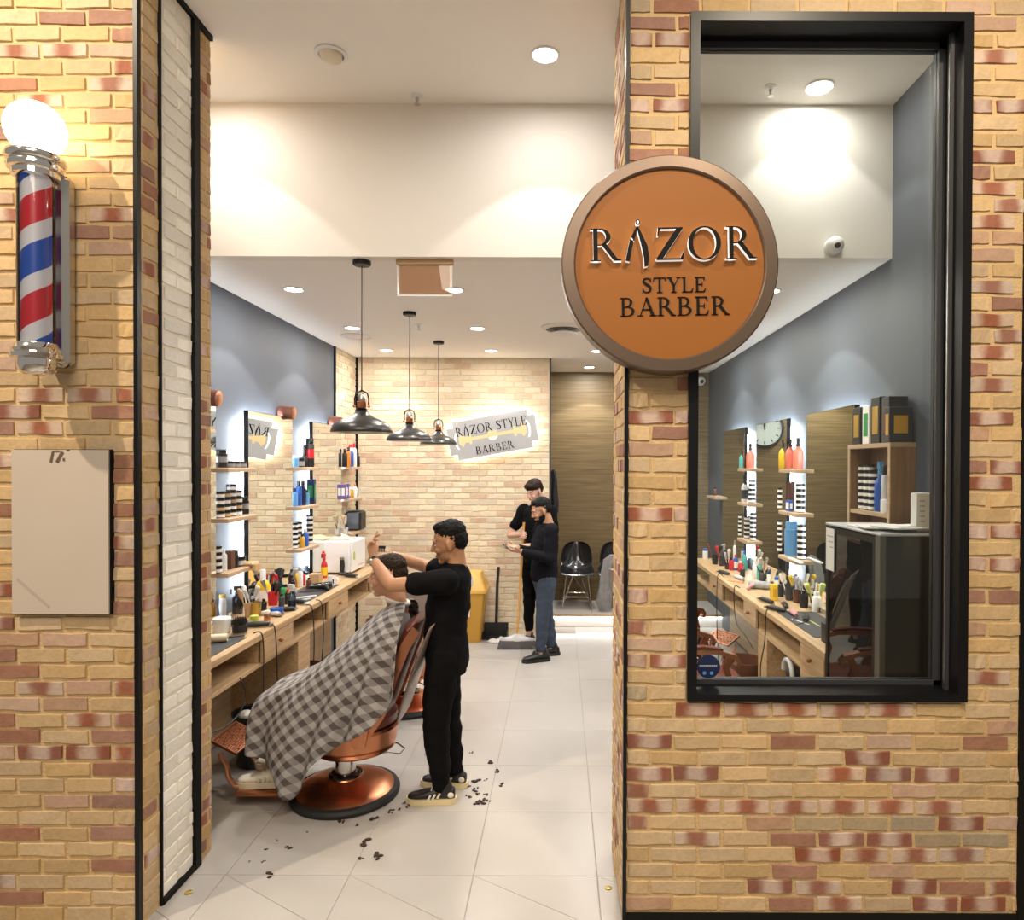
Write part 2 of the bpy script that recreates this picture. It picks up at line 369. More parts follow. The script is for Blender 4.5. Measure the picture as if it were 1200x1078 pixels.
def lay(parent, rects, place, rotz, kind, phase_z, phase_u, jit=0.004, mats=None, proud=0.0065, minlen=0.03, limit=None, keep=None, hscale=1.0, pitch=PITCH):
    """rects: (u0,u1,z0,z1) areas; running bond over them; place(u,z)->location; returns stuff leftovers"""
    left = MB(); n = 0
    zmin = min(r[2] for r in rects); zmax = max(r[3] for r in rects)
    k0 = math.floor((zmin-phase_z)/COURSE)-1; k1 = math.ceil((zmax-phase_z)/COURSE)+1
    for k in range(k0, k1):
        zc = phase_z+k*COURSE
        for (u0,u1,z0,z1) in rects:
            if not (z0-0.001 <= zc-COURSE*0.35 and zc+COURSE*0.35 <= z1+0.001): continue
            off = phase_u + (pitch/2 if k % 2 else 0) + rb.uniform(-jit, jit)*2
            i0 = math.floor((u0-off)/pitch)-1; i1 = math.ceil((u1-off)/pitch)+1
            for i in range(i0, i1):
                a = off+i*pitch+JOINT/2+rb.uniform(-jit,jit)*.4; b = off+(i+1)*pitch-JOINT/2+rb.uniform(-jit,jit)*.4
                a = max(a, u0); b = min(b, u1)
                if b-a < minlen: continue
                ln = round((b-a)/0.012)*0.012 if b-a < 0.17 else 0.1945
                uc = (a+b)/2; m = kind(uc, zc)
                loc = place(uc, zc+rb.uniform(-.0025,.0025))
                me = brick_mesh(ln, m, rb.randrange(5), proud=proud)
                if (limit is not None and n >= limit) or (keep is not None and not keep(uc, zc)):
                    mi = left.mats.index(m) if hasattr(left,'mats') and m in left.mats else None
                    if mi is None:
                        if not hasattr(left,'mats'): left.mats = []
                        left.mats.append(m); mi = len(left.mats)-1
                    rm = Matrix.Rotation(rotz,3,'Z')
                    left.add([rm @ v.co + Vector(loc) for v in me.vertices], [list(p.vertices) for p in me.polygons], mi)
                else:
                    link('brick', me, parent, loc, rotz); n += 1
    if left.v:
        o = left.build('brick', left.mats, parent); o['kind'] = 'stuff'
    return n
PZ0 = 1.99-(831-545)/274.3          # a course centre of the front wall, right of the door
# front wall, left of the door
wl = struct(MB().box((-5.5,0.0,0),(XJ,JD,4.75)).build('wall_front_left','mortar'), 'buff and red brick shop front left of the doorway')
lay(wl, [(-2.80, XJ-0.012, 0.0, 4.12)], lambda u,z:(u,0,z), 0, front_kind, 1.99-(789.4-545)/274.3, XJ-0.006)
# front wall, right: column, sill wall, head, right strip
b = MB().box((XC,0,0),(XW0,JD,4.75)).box((XW0,0,0.07),(XR+0.03,0.2,ZW0)).box((XW0,0,ZW1),(XR+0.03,0.2,4.75)).box((XW1,0,ZW0),(XR+0.03,0.2,ZW1))
wr = struct(b.build('wall_front_right','mortar'), 'buff and red brick shop front around the window')
XE = 1.965
lay(wr, [(XC+0.012,XW0,ZW0,ZW1),(XC+0.012,XE,0.07,ZW0),(XC+0.012,XE,ZW1,4.12),(XW1,XE,ZW0,ZW1)], lambda u,z:(u,0,z), 0, front_kind, PZ0, XC+0.004+PITCH/2*0)
struct(MB().box((XE,-0.012,0),(XE+0.035,0.0,4.75)).build('trim_1','black_trim'), 'black strip ending the right shop front')
struct(MB().box((XR+.03,0.004,0),(5.5,0.2,4.75)).build('wall_front_neighbour','charcoal'), 'dark neighbouring shop front')
struct(MB().box((XC,-0.010,0),(XR+0.12,0.2,0.07)).build('baseboard_front','black_trim'))
# corner trims
struct(MB().box((XJ-0.014,-0.016,0),(XJ+0.004,0.01,4.75)).build('trim_2','black_metal'), 'black corner strip left of the doorway')
struct(MB().box((XC-0.006,-0.016,0),(XC+0.010,0.01,4.75)).build('trim_3','black_metal'), 'black corner strip right of the doorway')
# left jamb
jl = struct(MB().box((XJ-0.05,0.01,0),(XJ+.002,JD+.002,ZH)).build('wall_jamb_left','mortar'))
lay(jl, [(0.015,0.132,0,ZH)], lambda u,z:(XJ,u,z), math.pi/2, jamb_kind, 1.99-(789.4-545)/274.3, 0.01, minlen=0.02)
lay(jl, [(0.46,JD,0,ZH)], lambda u,z:(XJ,u,z), math.pi/2, jamb_kind, 1.99-(789.4-545)/274.3, 0.44, minlen=0.02)
jw = struct(MB().box((XJ-0.01,0.142,0.03),(XJ+0.004,0.40,ZH)).build('wall_jamb_panel','mortar_white'))
lay(jw, [(0.146,0.398,0.03,ZH)], lambda u,z:(XJ+0.004,u,z), math.pi/2, lambda u,z:'brick_white', 1.99-(789.4-545)/274.3, 0.17, minlen=0.02, proud=0.0045)
struct(MB().box((XJ,0.133,0),(XJ+0.016,0.141,ZH)).build('trim_4','black_trim'))
b = MB(); r4 = random.Random(5); zz = 0.0
while zz < ZH:
    h = min(r4.uniform(.03,.08), ZH-zz+.001); a = r4.uniform(-.006,.004); b.box((XJ,0.402+a,zz),(XJ+0.022,0.452,zz+h)); zz += h
o = struct(b.build('trim_5','black_trim'), 'black ragged channel beside the white brick panel'); o['kind'] = 'structure'
struct(MB().box((XJ,0.141,0.0),(XJ+0.02,0.402,0.03)).build('trim_6','black_trim'))
struct(MB().box((XJ,0.0,ZH-0.025),(XJ+0.02,JD,ZH)).build('trim_7','black_trim'))
# right jamb
jr = struct(MB().box((XC-.002,0.01,0),(XC+0.05,JD+.002,ZH)).build('wall_jamb_right','mortar'))
lay(jr, [(0.015,JD,0,ZH)], lambda u,z:(XC,u,z), -math.pi/2, jamb_kind, PZ0, 0.01, minlen=0.03)
# lintel and high ceiling
struct(MB().box((XJ,0,ZH),(XC,0.2,4.75)).build('wall_lintel','black_trim'))
struct(MB().box((XL-.1,0.2,ZH),(XR+.1,YBULK+.1,ZH+.08)).build('ceiling_entrance','ceiling_paint'))
struct(MB().box((XL-.1,YBULK,ZC),(XR+.1,YBULK+.09,ZH)).build('wall_bulkhead','white_paint'), 'white bulkhead over the entrance')
struct(MB().box((XL-.1,YBULK+.09,ZC),(XR+.1,YREC+.1,ZC+.08)).build('ceiling','ceiling_paint'))
# side walls
struct(MB().box((XL-.1,JD-.3,0),(XL,YLEND,ZH)).build('wall_left','blue_grey_paint'))
struct(MB().box((XR,0.2,0),(XR+.1,YREC+.1,ZH)).build('wall_right','blue_grey_paint'))
o = struct(MB().box((XL-.1,YLEND,0),(XL+0.005,YBACK,ZC)).build('wall_left_brick','mortar_in'))
kin = lambda u,z: 'brick_in' if rb.random() < .8 else 'brick_in_red'
lay(o, [(YLEND+.01,YBACK,0,ZC)], lambda u,z:(XL+0.005,u,z), math.pi/2, kin, 0.02, 0.0, limit=0)
struct(MB().box((XL,YLEND-.012,0),(XL+0.02,YLEND+.008,ZC)).build('trim_8','black_trim'))
struct(MB().box((XL,YBACK-.03,0),(XL+0.03,YBACK,ZC)).build('trim_9','black_trim'))
# back brick wall
wb = struct(MB().box((XL-.1,YBACK,0),(-0.135,YBACK+.12,ZC)).build('wall_back','mortar_in'), 'pale brick back wall')
lay(wb, [(XL+.03,-0.137,0,ZC)], lambda u,z:(u,YBACK,z), 0, kin, 0.02, -0.137, keep=lambda u,z: z > 1.02 and u > -2.2, limit=300)
struct(MB().box((-0.135,YBACK-.004,0),(-0.115,YBACK+.03,ZC)).build('trim_10','charcoal'))
struct(MB().box((-0.235,YBACK+.12,0),(-0.135,YREC,ZC)).build('wall_recess_left','wall_wood'))
struct(MB().box((-0.235,YREC,0),(XR+.1,YREC+.1,ZC)).build('wall_recess_back','wall_wood'), 'horizontal grain wood wall at the back')
# floor
fl = struct(MB().box((-6,-7,-0.1),(6,YREC+.1,-0.004)).build('floor','grout'), 'pale tiled floor')
TX0, TY0 = -1.616-0.6*2, 0.368-0.6*3
tm = {}
def tile_mesh(poly, key):
    if key in tm: return tm[key]
    b = MB(); cx = sum(p[0] for p in poly)/len(poly); cy = sum(p[1] for p in poly)/len(poly)
    n = len(poly); ins = []
    for x,y in poly:
        d = Vector((cx-x, cy-y)).normalized(); ins.append((x+d.x*.003, y+d.y*.003))
    vs = [(x,y,-.006) for x,y in poly]+[(x,y,-.001) for x,y in poly]+[(x,y,0) for x,y in ins]
    fs = [(i,(i+1)%n,n+(i+1)%n,n+i) for i in range(n)]+[(n+i,n+(i+1)%n,2*n+(i+1)%n,2*n+i) for i in range(n)]+[tuple(range(2*n,3*n))]
    b.add(vs,fs); tm[key] = b.mesh('tile','tile'); return tm[key]
g = .0016; T = .6
for i in range(-1,9):
    for j in range(-1,12):
        x0, y0 = TX0+i*T, TY0+j*T
        x1, y1 = min(x0+T, XR), min(y0+T, YSTEP if x0 > -.2 else YBACK)
        if y0 >= 0.3: x0 = max(x0, XL)
        if x1-x0 < .05 or y1-y0 < .05: continue
        if j <= 2:
            link('floor_tile', tile_mesh([(g,.6-g-.0),(g,g),(.6-g,g),(.6-g,.22)], 'ta'), fl, (x0,y0,0))
            link('floor_tile', tile_mesh([(.6-g,.22+2*g),(.6-g,.6-g),(2*g,.6-g)], 'tb'), fl, (x0,y0,0))
        else:
            link('floor_tile', tile_mesh([(g,g),(x1-x0-g,g),(x1-x0-g,y1-y0-g),(g,y1-y0-g)], (round(x1-x0,3),round(y1-y0,3))), fl, (x0,y0,0))
# platform at the back
pl = struct(MB().box((-0.135,YSTEP+.03,0),(XR,YREC,0.135)).build('floor_platform','white_paint'), 'raised step with light under its lip')
for i in range(4):
    x0 = -.135+i*.534; MB().box((x0+.002,YSTEP+.012,.135),(x0+.532,YREC,.158)).build('platform_tile','grey_tile',pl)
MB().box((-.135,YSTEP-.006,.130),(XR,YSTEP+.012,.158)).build('step_nosing','oak',pl)
MB().box((-.13,YSTEP+.008,.122),(XR-.01,YSTEP+.024,.130)).build('led_strip','led_step',pl)
# under-bench wood panels on the side walls
struct(MB().box((XL,JD,0.02),(XL+.012,4.2,.88)).build('wall_left_panel','panel_wood'))
struct(MB().box((XR-.012,1.0,0.02),(XR,5.0,.88)).build('wall_right_panel','panel_wood'))

# ---- window
win = struct(link('window_1', None, None, (0,0,0)), 'tall black framed shop window')
F = 0.040; GY = 0.13
MB().box((XW0-.0,-.022,ZW0-.0),(XW0+F,.19,ZW1)).build('window_frame','black_metal',win)
MB().box((XW1-F,-.022,ZW0),(XW1,.19,ZW1)).build('window_frame','black_metal',win)
MB().box((XW0+F,-.022,ZW1-F),(XW1-F,.19,ZW1)).build('window_frame','black_metal',win)
MB().box((XW0+F,-.022,ZW0),(XW1-F,.19,ZW0+.03)).build('window_sill','black_metal',win)
for (a,c) in (((XW1-F-.014,.05,ZW0+.03),(XW1-F,.075,ZW1-F)),((XW1-F-.03,GY-.015,ZW0+.03),(XW1-F,GY+.03,ZW1-F)),((XW0+F,GY-.015,ZW0+.03),(XW0+F+.008,GY+.03,ZW1-F)),
              ((XW0+F,GY-.015,ZW1-F-.03),(XW1-F,GY+.03,ZW1-F)),((XW0+F,GY-.015,ZW0+.03),(XW1-F,GY+.03,ZW0+.05))):
    MB().box(a,c).build('glazing_bead','charcoal',win)
MB().box((XW1-F-.0145,.06,ZW0+.05),(XW1-F-.0135,.066,ZW1-F)).build('bead_line','steel',win)
MB().box((XW0+F,GY,ZW0+.05),(XW1-F-.03,GY+.008,ZW1-F-.03)).build('pane','glass',win)
# ================================================================== LETTERS
def arc(cx,cy,rx,ry,a0,a1,n=14): return [(cx+rx*math.cos(R(a0+(a1-a0)*i/n)), cy+ry*math.sin(R(a0+(a1-a0)*i/n))) for i in range(n+1)]
def ring(cx,cy,ro,ri,a0,a1,n=16):
    out = []
    o = arc(cx,cy,ro[0],ro[1],a0,a1,n); i_ = arc(cx,cy,ri[0],ri[1],a0,a1,n)
    for k in range(n): out.append([o[k],o[k+1],i_[k+1],i_[k]])
    return out
def rc(x0,y0,x1,y1): return [(x0,y0),(x1,y0),(x1,y1),(x0,y1)]
def ribbon(pts):
    """pts: (x,y,width)"""
    L_, R_ = [], []
    for i,(x,y,wd) in enumerate(pts):
        a = pts[max(0,i-1)]; c = pts[min(len(pts)-1,i+1)]; dx,dy = c[0]-a[0], c[1]-a[1]; l = math.hypot(dx,dy) or 1
        nx,ny = -dy/l, dx/l; L_.append((x+nx*wd/2,y+ny*wd/2)); R_.append((x-nx*wd/2,y-ny*wd/2))
    return [[R_[i],R_[i+1],L_[i+1],L_[i]] for i in range(len(pts)-1)]
def stem(x, w=.13, top=True, bot=True, e=.09):
    o = [rc(x,0,x+w,1)]
    if top: o.append(rc(x-e,.965,x+w+e*.3,1))
    if bot: o.append(rc(x-e,0,x+w+e,.035))
    return o
G = {}
G['R'] = (0.93, stem(.12)+[rc(.1,.965,.3,1)]+ring(.30,.735,(.33,.265),(.19,.225),-90,90)+[rc(.24,.47,.34,.51),[(.36,.49),(.50,.53),(.83,.06),(.72,.0)],rc(.70,0,.94,.035),[(.72,0),(.83,.06),(.94,.035),(.94,0)]])
G['Z'] = (0.86, [rc(.08,.945,.80,1),[(.08,1),(.05,.74),(.085,.74),(.14,.945)],[(.60,.95),(.80,.95),(.22,.05),(.02,.05)],rc(.02,0,.80,.055),[(.80,0),(.85,.27),(.815,.27),(.72,.055)]])
G['O'] = (1.02, ring(.5,.5,(.48,.52),(.335,.475),0,360,36))
S_ = [(.58,.72,.03),(.55,.86,.05),(.46,.94,.06),(.34,.97,.07),(.20,.92,.11),(.14,.80,.14),(.18,.68,.15),(.30,.58,.16),(.44,.48,.17),(.55,.37,.16),(.58,.24,.14),(.53,.11,.11),(.40,.03,.07),(.26,.04,.06),(.15,.12,.05),(.10,.28,.03)]
G['S'] = (0.68, ribbon(S_)+[rc(.56,.70,.60,.99),rc(.08,.01,.12,.30)])
G['T'] = (0.80, stem(.34,.13,False,True,.11)+[rc(.03,.95,.78,1),[(.03,1),(.0,.76),(.035,.76),(.10,.95)],[(.78,1),(.81,.76),(.775,.76),(.71,.95)]])
G['Y'] = (0.84, [rc(.36,0,.49,.46),rc(.26,0,.59,.035),[(.09,1),(.24,1),(.50,.46),(.36,.42)],[(.70,1),(.75,1),(.49,.44),(.44,.48)],rc(.0,.965,.33,1),rc(.60,.965,.86,1)])
G['L'] = (0.74, stem(.12)+[rc(.1,0,.68,.05),[(.68,0),(.74,.28),(.70,.28),(.58,.05)]])
G['E'] = (0.76, stem(.12)+[rc(.1,0,.66,.05),[(.66,0),(.72,.26),(.68,.26),(.56,.05)],rc(.1,.95,.64,1),[(.64,1),(.66,.76),(.625,.76),(.56,.95)],rc(.2,.485,.50,.53),rc(.48,.38,.515,.63)])
G['B'] = (0.82, stem(.12)+[rc(.1,.965,.36,1),rc(.1,0,.40,.035)]+ring(.34,.755,(.30,.245),(.17,.21),-90,90)+ring(.38,.265,(.36,.265),(.22,.225),-90,90)+[rc(.24,.49,.40,.53)])
G['A'] = (0.92, [[(.12,0),(.17,0),(.50,.94),(.45,1)],[(.42,1),(.52,1),(.86,0),(.70,0)],rc(.24,.33,.66,.375),rc(.0,0,.29,.035),rc(.60,0,.97,.035)])
G['^'] = (0.86, [[(.05,.0),(.17,-.03),(.30,.62),(.19,.66)],[(.22,.72),(.31,.60),(.44,1.02),(.42,1.06),(.39,1.06)],[(.385,1.02),(.46,1.0),(.70,.45),(.745,.10),(.70,-.17),(.60,-.20),(.585,.10),(.51,.50)]]+ring(.425,1.17,(.065,.09),(.035,.055),0,360,12))
G[' '] = (0.35, [])
def text(parent, s, frame_at, size, mats, depth=0.01, sx=1.0, gap=0.06, name='letter', base=0.0, side=None):
    """frame_at(u, v, w): centred text, u to the right, v up, w out of the face"""
    total = sum(G[c][0]*sx*size+gap*size for c in s)-gap*size; x = -total/2
    for c in s:
        adv, polys = G[c]
        if polys:
            b = MB(); cx = x+adv*sx*size/2
            org = Vector(frame_at(cx,0,0))
            for p in polys:
                b.prism([(x+u*sx*size, v*size) for u,v in p], base, base+depth, 0, lambda u,v,w_: Vector(frame_at(u,v,w_))-org, side)
            bm = bmesh.new(); me = b.mesh(name, mats); bm.from_mesh(me); bmesh.ops.recalc_face_normals(bm, faces=bm.faces); bm.to_mesh(me); bm.free()
            o = link(name, me, parent, org)
        x += adv*sx*size+gap*size

# ================================================================== SHOP FRONT THINGS
# round sign
d_s = 2.75; SX, SZ = (784-657)*d_s/790, 1.99+(545-309)*d_s/790; SR = 127*d_s/790
sg = thing('round_sign', (SX, d_s-2.88, SZ), 'round copper coloured barber sign with bronze rim over the column', 'sign')
AX = (0,-1,0)
prof = [(SR-.012,-.115),(SR,-.10),(SR,-.004),(SR-.006,.003),(SR-.050,.006),(SR-.056,0.0),(SR-.058,-.012)]
b = MB(); n = 72
vs = []; fs = []
for (r_,y_) in [(r,-z) for r,z in prof]:
    for j in range(n):
        a = 2*math.pi*j/n; vs.append((r_*math.cos(a), y_, r_*math.sin(a)))
for i in range(len(prof)-1):
    for j in range(n): fs.append((i*n+j, i*n+(j+1)%n, (i+1)*n+(j+1)%n, (i+1)*n+j))
b.add(vs,fs); b.build('rim','bronze',sg,smooth=True,sharp=40)
MB().lathe([(SR-.055,0),(SR-.055,.012)],72,(0,0.02,0),axis=AX).build('face','sign_copper',sg)
MB().lathe([(SR-.014,0),(SR-.014,.01)],48,(0,0.115,0),axis=AX).build('back_plate','bronze',sg)
fr = lambda cx,cz,ang=0: (lambda u,v,w_: (cx+u*math.cos(ang)-v*math.sin(ang), 0.008-w_, cz+u*math.sin(ang)+v*math.cos(ang)))
pxm = d_s/790
tilt = R(1.2)
# black faced letters with glowing white sides
def text2(s, cx, cz, size, sx, gap, dpt, bs, m, side, ang):
    text(sg, s, fr(cx,cz,ang), size, m, dpt, sx, gap, base=bs, side=side)
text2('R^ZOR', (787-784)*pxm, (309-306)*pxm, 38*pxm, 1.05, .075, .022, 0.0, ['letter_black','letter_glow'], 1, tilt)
text2('STYLE', (789-784)*pxm, (309-342)*pxm, 17.5*pxm, 1.08, .06, .004, 0.0, ['letter_black'], None, tilt)
text2('BARBER', (790-784)*pxm, (309-369)*pxm, 21.5*pxm, 1.10, .06, .004, 0.0, ['letter_black'], None, tilt)

# barber pole
px_, pz_ = (43.5-657)*2.72/790, 1.99
zt = lambda y: 1.99+(545-y)*2.72/790
bp = thing('barber_pole', (px_, 2.72-2.88, 0), 'red white and blue barber pole light on the brick wall', 'barber pole')
r0 = 0.064
b = MB(); n = 40; rows = 60; z0, z1 = zt(412), zt(205)
vs = [((r0-.012)*math.cos(2*math.pi*j/n), (r0-.012)*math.sin(2*math.pi*j/n), z0+(z1-z0)*i/rows) for i in range(rows+1) for j in range(n)]
fs = [(i*n+j,i*n+(j+1)%n,(i+1)*n+(j+1)%n,(i+1)*n+j) for i in range(rows) for j in range(n)]
b.add(vs,fs)
m = bpy.data.materials.new('pole_stripes'); m.use_nodes = True; MATS['pole_stripes'] = m; nt = m.node_tree; N = nt.nodes; L = nt.links; bs = N['Principled BSDF']; bs.inputs['Roughness'].default_value = .3
at = N.new('ShaderNodeAttribute'); at.attribute_name = 'turn'; cr = N.new('ShaderNodeValToRGB'); cr.color_ramp.interpolation = 'CONSTANT'
els = cr.color_ramp.elements; els[0].position = 0; els[0].color = (.50,.012,.025,1); els[1].position = .31; els[1].color = (.62,.60,.60,1)
e = els.new(.5); e.color = (.012,.07,.36,1); e = els.new(.81); e.color = (.62,.60,.60,1)
L.new(at.outputs['Fac'], cr.inputs[0]); L.new(cr.outputs[0], bs.inputs['Base Color']); L.new(cr.outputs[0], bs.inputs['Emission Color']); bs.inputs['Emission Strength'].default_value = .22
me = b.mesh('striped_cylinder','pole_stripes',True)
ca = me.attributes.new('turn','FLOAT','CORNER'); per = .39; LEAD = .54
ph_ = .155-((zt(272)-z0)/per-LEAD*.25)+5
k = 0
for p in me.polygons:
    j = p.index % n
    for vi in p.vertices:
        ii = vi//n; jj = vi % n
        if j == n-1 and jj == 0: jj = n
        f_ = (jj-n/4)/n
        if f_ < 0 or (j < n/4 and f_ <= 0): f_ += 1          # the seam faces the wall
        ca.data[k].value = (ii/rows*(z1-z0))/per-LEAD*f_+ph_; k += 1
# keep the ramp input periodic
fr_ = N.new('ShaderNodeMath'); fr_.operation = 'FRACT'; ad = N.new('ShaderNodeMath'); ad.operation = 'ADD'; ad.inputs[1].default_value = 0.0
for l_ in list(L):
    if l_.to_node == cr: L.remove(l_)
L.new(at.outputs['Fac'], ad.inputs[0]); L.new(ad.outputs[0], fr_.inputs[0]); L.new(fr_.outputs[0], cr.inputs[0])
link('striped_cylinder', me, bp)
MB().tube([(0,0,z0),(0,0,z1)], r0, 32).build('glass_tube','tube_glass',bp,smooth=True)
zc_ = zt(205)
MB().lathe([(r0+.005,-.03),(r0+.018,-.025),(r0+.018,-.005),(r0+.030,0),(r0+.034,.015),(r0+.026,.03),(r0+.036,.035),(r0+.040,.05),(r0+.032,.066),(r0+.010,.074)],36,(0,0,zc_)).build('top_cap','chrome',bp,smooth=True,sharp=50)
gz = zc_+.074+.095
MB().ell((0,0,gz),(.106,.106,.108),n=32,k=20).build('globe','globe_glow',bp,smooth=True)
zb = zt(412)
MB().lathe([(.012,-.105),(.045,-.10),(.060,-.085),(.068,-.06),(.066,-.04),(.086,-.036),(.090,-.02),(.080,-.012),(.084,.0),(.074,.012),(.070,.024),(.060,.026)],36,(0,0,zb)).build('bottom_cap','chrome',bp,smooth=True,sharp=50)
MB().bbox((-.058,.085,zb-.055),(.058,.155,zc_+.03),.02).build('back_box','steel',bp)
for z_ in (zc_-.01, zb-.02): MB().box((-.03,.05,z_-.03),(.03,.10,z_+.02)).build('bracket','chrome',bp)
lamp('globe_light','POINT',(0,-.0,gz),7.5,(1.0,.66,.28),bp,shadow_soft_size=.11)
# blank notice board
p0 = PY(20,527,0); p1 = PY(134,718,0)
nb = thing('notice_board', (p0.x,-.03,p1.z), 'blank off white board with torn glue marks on the brick wall', 'board')
wd_, ht_ = p1.x-p0.x, p0.z-p1.z
MB().box((0,0,0),(wd_-.004,.008,ht_)).build('board_face','board_paint',nb)
MB().box((.004,.008,-.004),(wd_+.002,.03,ht_+.002)).build('board_back','black_trim',nb)
st = random.Random(2)
for (u,v,w_,h_,an) in ((.172,.665,.010,.045,.2),(.205,.665,.013,.05,.5),(.19,.69,.03,.006,0),(.24,.695,.012,.006,0),(.222,.655,.008,.012,0)):
    rot = Matrix.Rotation(an,3,'Y'); MB().box((-w_/2,-.002,-h_/2),(w_/2,0,h_/2),0,rot,(u,0,v)).build('glue_mark','stain',nb)
rot = Matrix.Rotation(.72,3,'Y'); MB().box((-.09,-.0012,-.006),(.09,0,.006),0,rot,(.09,0,.09)).build('scuff_mark','smudge',nb)

# ================================================================== CEILING THINGS
def downlight(loc, label, r=.062, spot=True, energy=40, size=100, group=None, color=(1.0,.965,.91), blend=.12, spill=.25):
    t = thing('downlight', loc, label, 'downlight', group)
    MB().lathe([(r+.016,0),(r+.016,-.006),(r+.004,-.008),(r,-.002)],28).build('trim_ring','white_plastic',t,smooth=True)
    MB().lathe([(r,-.0015),(r*.98,-.004)],28).build('lens','lamp_white',t)
    lamp('downlight_lamp','SPOT',(0,0,-.012),energy,color,t,spot_size=R(size),spot_blend=blend,shadow_soft_size=.035)
    lamp('downlight_spill','AREA',(0,0,-.012),energy*spill,color,t,shape='DISK',size=.12)
    return t
EN = 57
downlight((-.09,.72,ZH),'bright round downlight in the high entrance ceiling, right of the sprinkler', .062, energy=EN*.46, size=92, spill=.22, blend=.08)
downlight((-1.99,.80,ZH),'bright round downlight in the high entrance ceiling by the left wall', .062, energy=EN*.46, size=92, spill=.22, blend=.08)
downlight((1.48,1.02,ZH),'bright round downlight seen through the top of the shop window', .07, energy=EN*.42, size=92, blend=.08)
rows_ = [(1.97,'front'),(3.33,'middle'),(4.54,'rear')]; cols_ = [(-1.92,'over the left workbench'),(-.77,'right of the pendant lamps'),(.4,'hidden behind the round sign'),(1.50,'over the right workbench')]
for (x_,cn) in cols_:
    for (y_,rn) in rows_:
        downlight((x_,y_,ZC), f'{rn} round downlight of the row {cn}', .06, energy=EN*(.92 if abs(x_)>1.2 else .66)*(.74 if rn == 'rear' else 1), size=102, blend=.06)
downlight((.36,5.76,ZC),'round downlight over the seats at the very back', .06, energy=EN*1.3, size=104)
t = thing('gimbal_light', PZ(388,63,ZH-.001), 'unlit tilted round downlight in the entrance ceiling', 'downlight')
MB().lathe([(.085,0),(.085,-.006),(.066,-.010),(.064,0)],28).build('trim_ring','white_plastic',t,smooth=True)
MB().lathe([(.060,0),(.060,-.02),(.045,-.026)],28,(0,0,.004),axis=(.15,.2,1)).build('lens','lime' if False else 'cream_plastic',t,smooth=True)
def sprinkler(loc, label):
    t = thing('sprinkler', loc, label, 'sprinkler')
    MB().lathe([(.035,0),(.035,-.005),(.018,-.010),(.008,-.012)],20).build('rosette','white_plastic',t,smooth=True)
    b = MB().lathe([(.009,-.010),(.009,-.03),(.005,-.032),(.005,-.05)],12); b.build('stem','steel',t)
    MB().lathe([(.018,-.05),(.018,-.053)],14).build('deflector','steel',t)
sprinkler(PZ(489,112,ZH), 'small sprinkler head in the entrance ceiling'); sprinkler(PZ(903,102,ZH), 'small sprinkler head seen through the window top')
sprinkler(PZ(491,380,ZC), 'small sprinkler head behind the pendant lamps')
# round air diffuser
t = thing('air_diffuser', PZ(660,383,ZC), 'round white ceiling air diffuser left of the sign', 'air vent')
MB().lathe([(.20,0),(.20,-.012),(.17,-.03),(.155,-.028),(.165,-.004)],32).build('outer_ring','white_paint',t,smooth=True)
MB().lathe([(.15,-.001),(.14,-.008)],32).build('throat','charcoal',t)
MB().lathe([(.02,-.02),(.10,-.05),(.125,-.062),(.12,-.068),(.0,-.072)],32).build('cone','white_paint',t,smooth=True)
t = thing('ceiling_grille', PZ(419,394,ZC), 'shallow round ceiling grille near the left wall', 'air vent')
MB().lathe([(.16,0),(.16,-.006),(.13,-.012),(.12,-.004)],28).build('outer_ring','white_paint',t,smooth=True); MB().lathe([(.11,-.001),(.10,-.008)],28).build('centre','ceiling_paint',t)
# exit panel under the ceiling
c0 = PZ(498,305,ZC)
t = thing('hanging_sign', c0, 'blank clear acrylic panel hung from a ceiling bar', 'sign')
MB().bbox((-.175,-.02,-.03),(.175,.02,0),.004).build('mount_bar','tan',t)
MB().box((-.165,-.005,-.215),(.165,.005,-.03)).build('panel','acrylic',t)
MB().box((-.150,-.0045,-.20),(.150,.0045,-.035)).build('tan_reflection','pink' if False else mat('panel_reflection',(.62,.44,.32),.4,alpha=.75),t)  # tan reflection on the acrylic, put in as a coloured layer
for a,c in (((-.170,-.006,-.222),(.170,.006,-.212)),((-.170,-.006,-.215),(-.163,.006,-.03)),((.163,-.006,-.215),(.170,.006,-.03))): MB().box(a,c).build('edge','white_plastic',t)
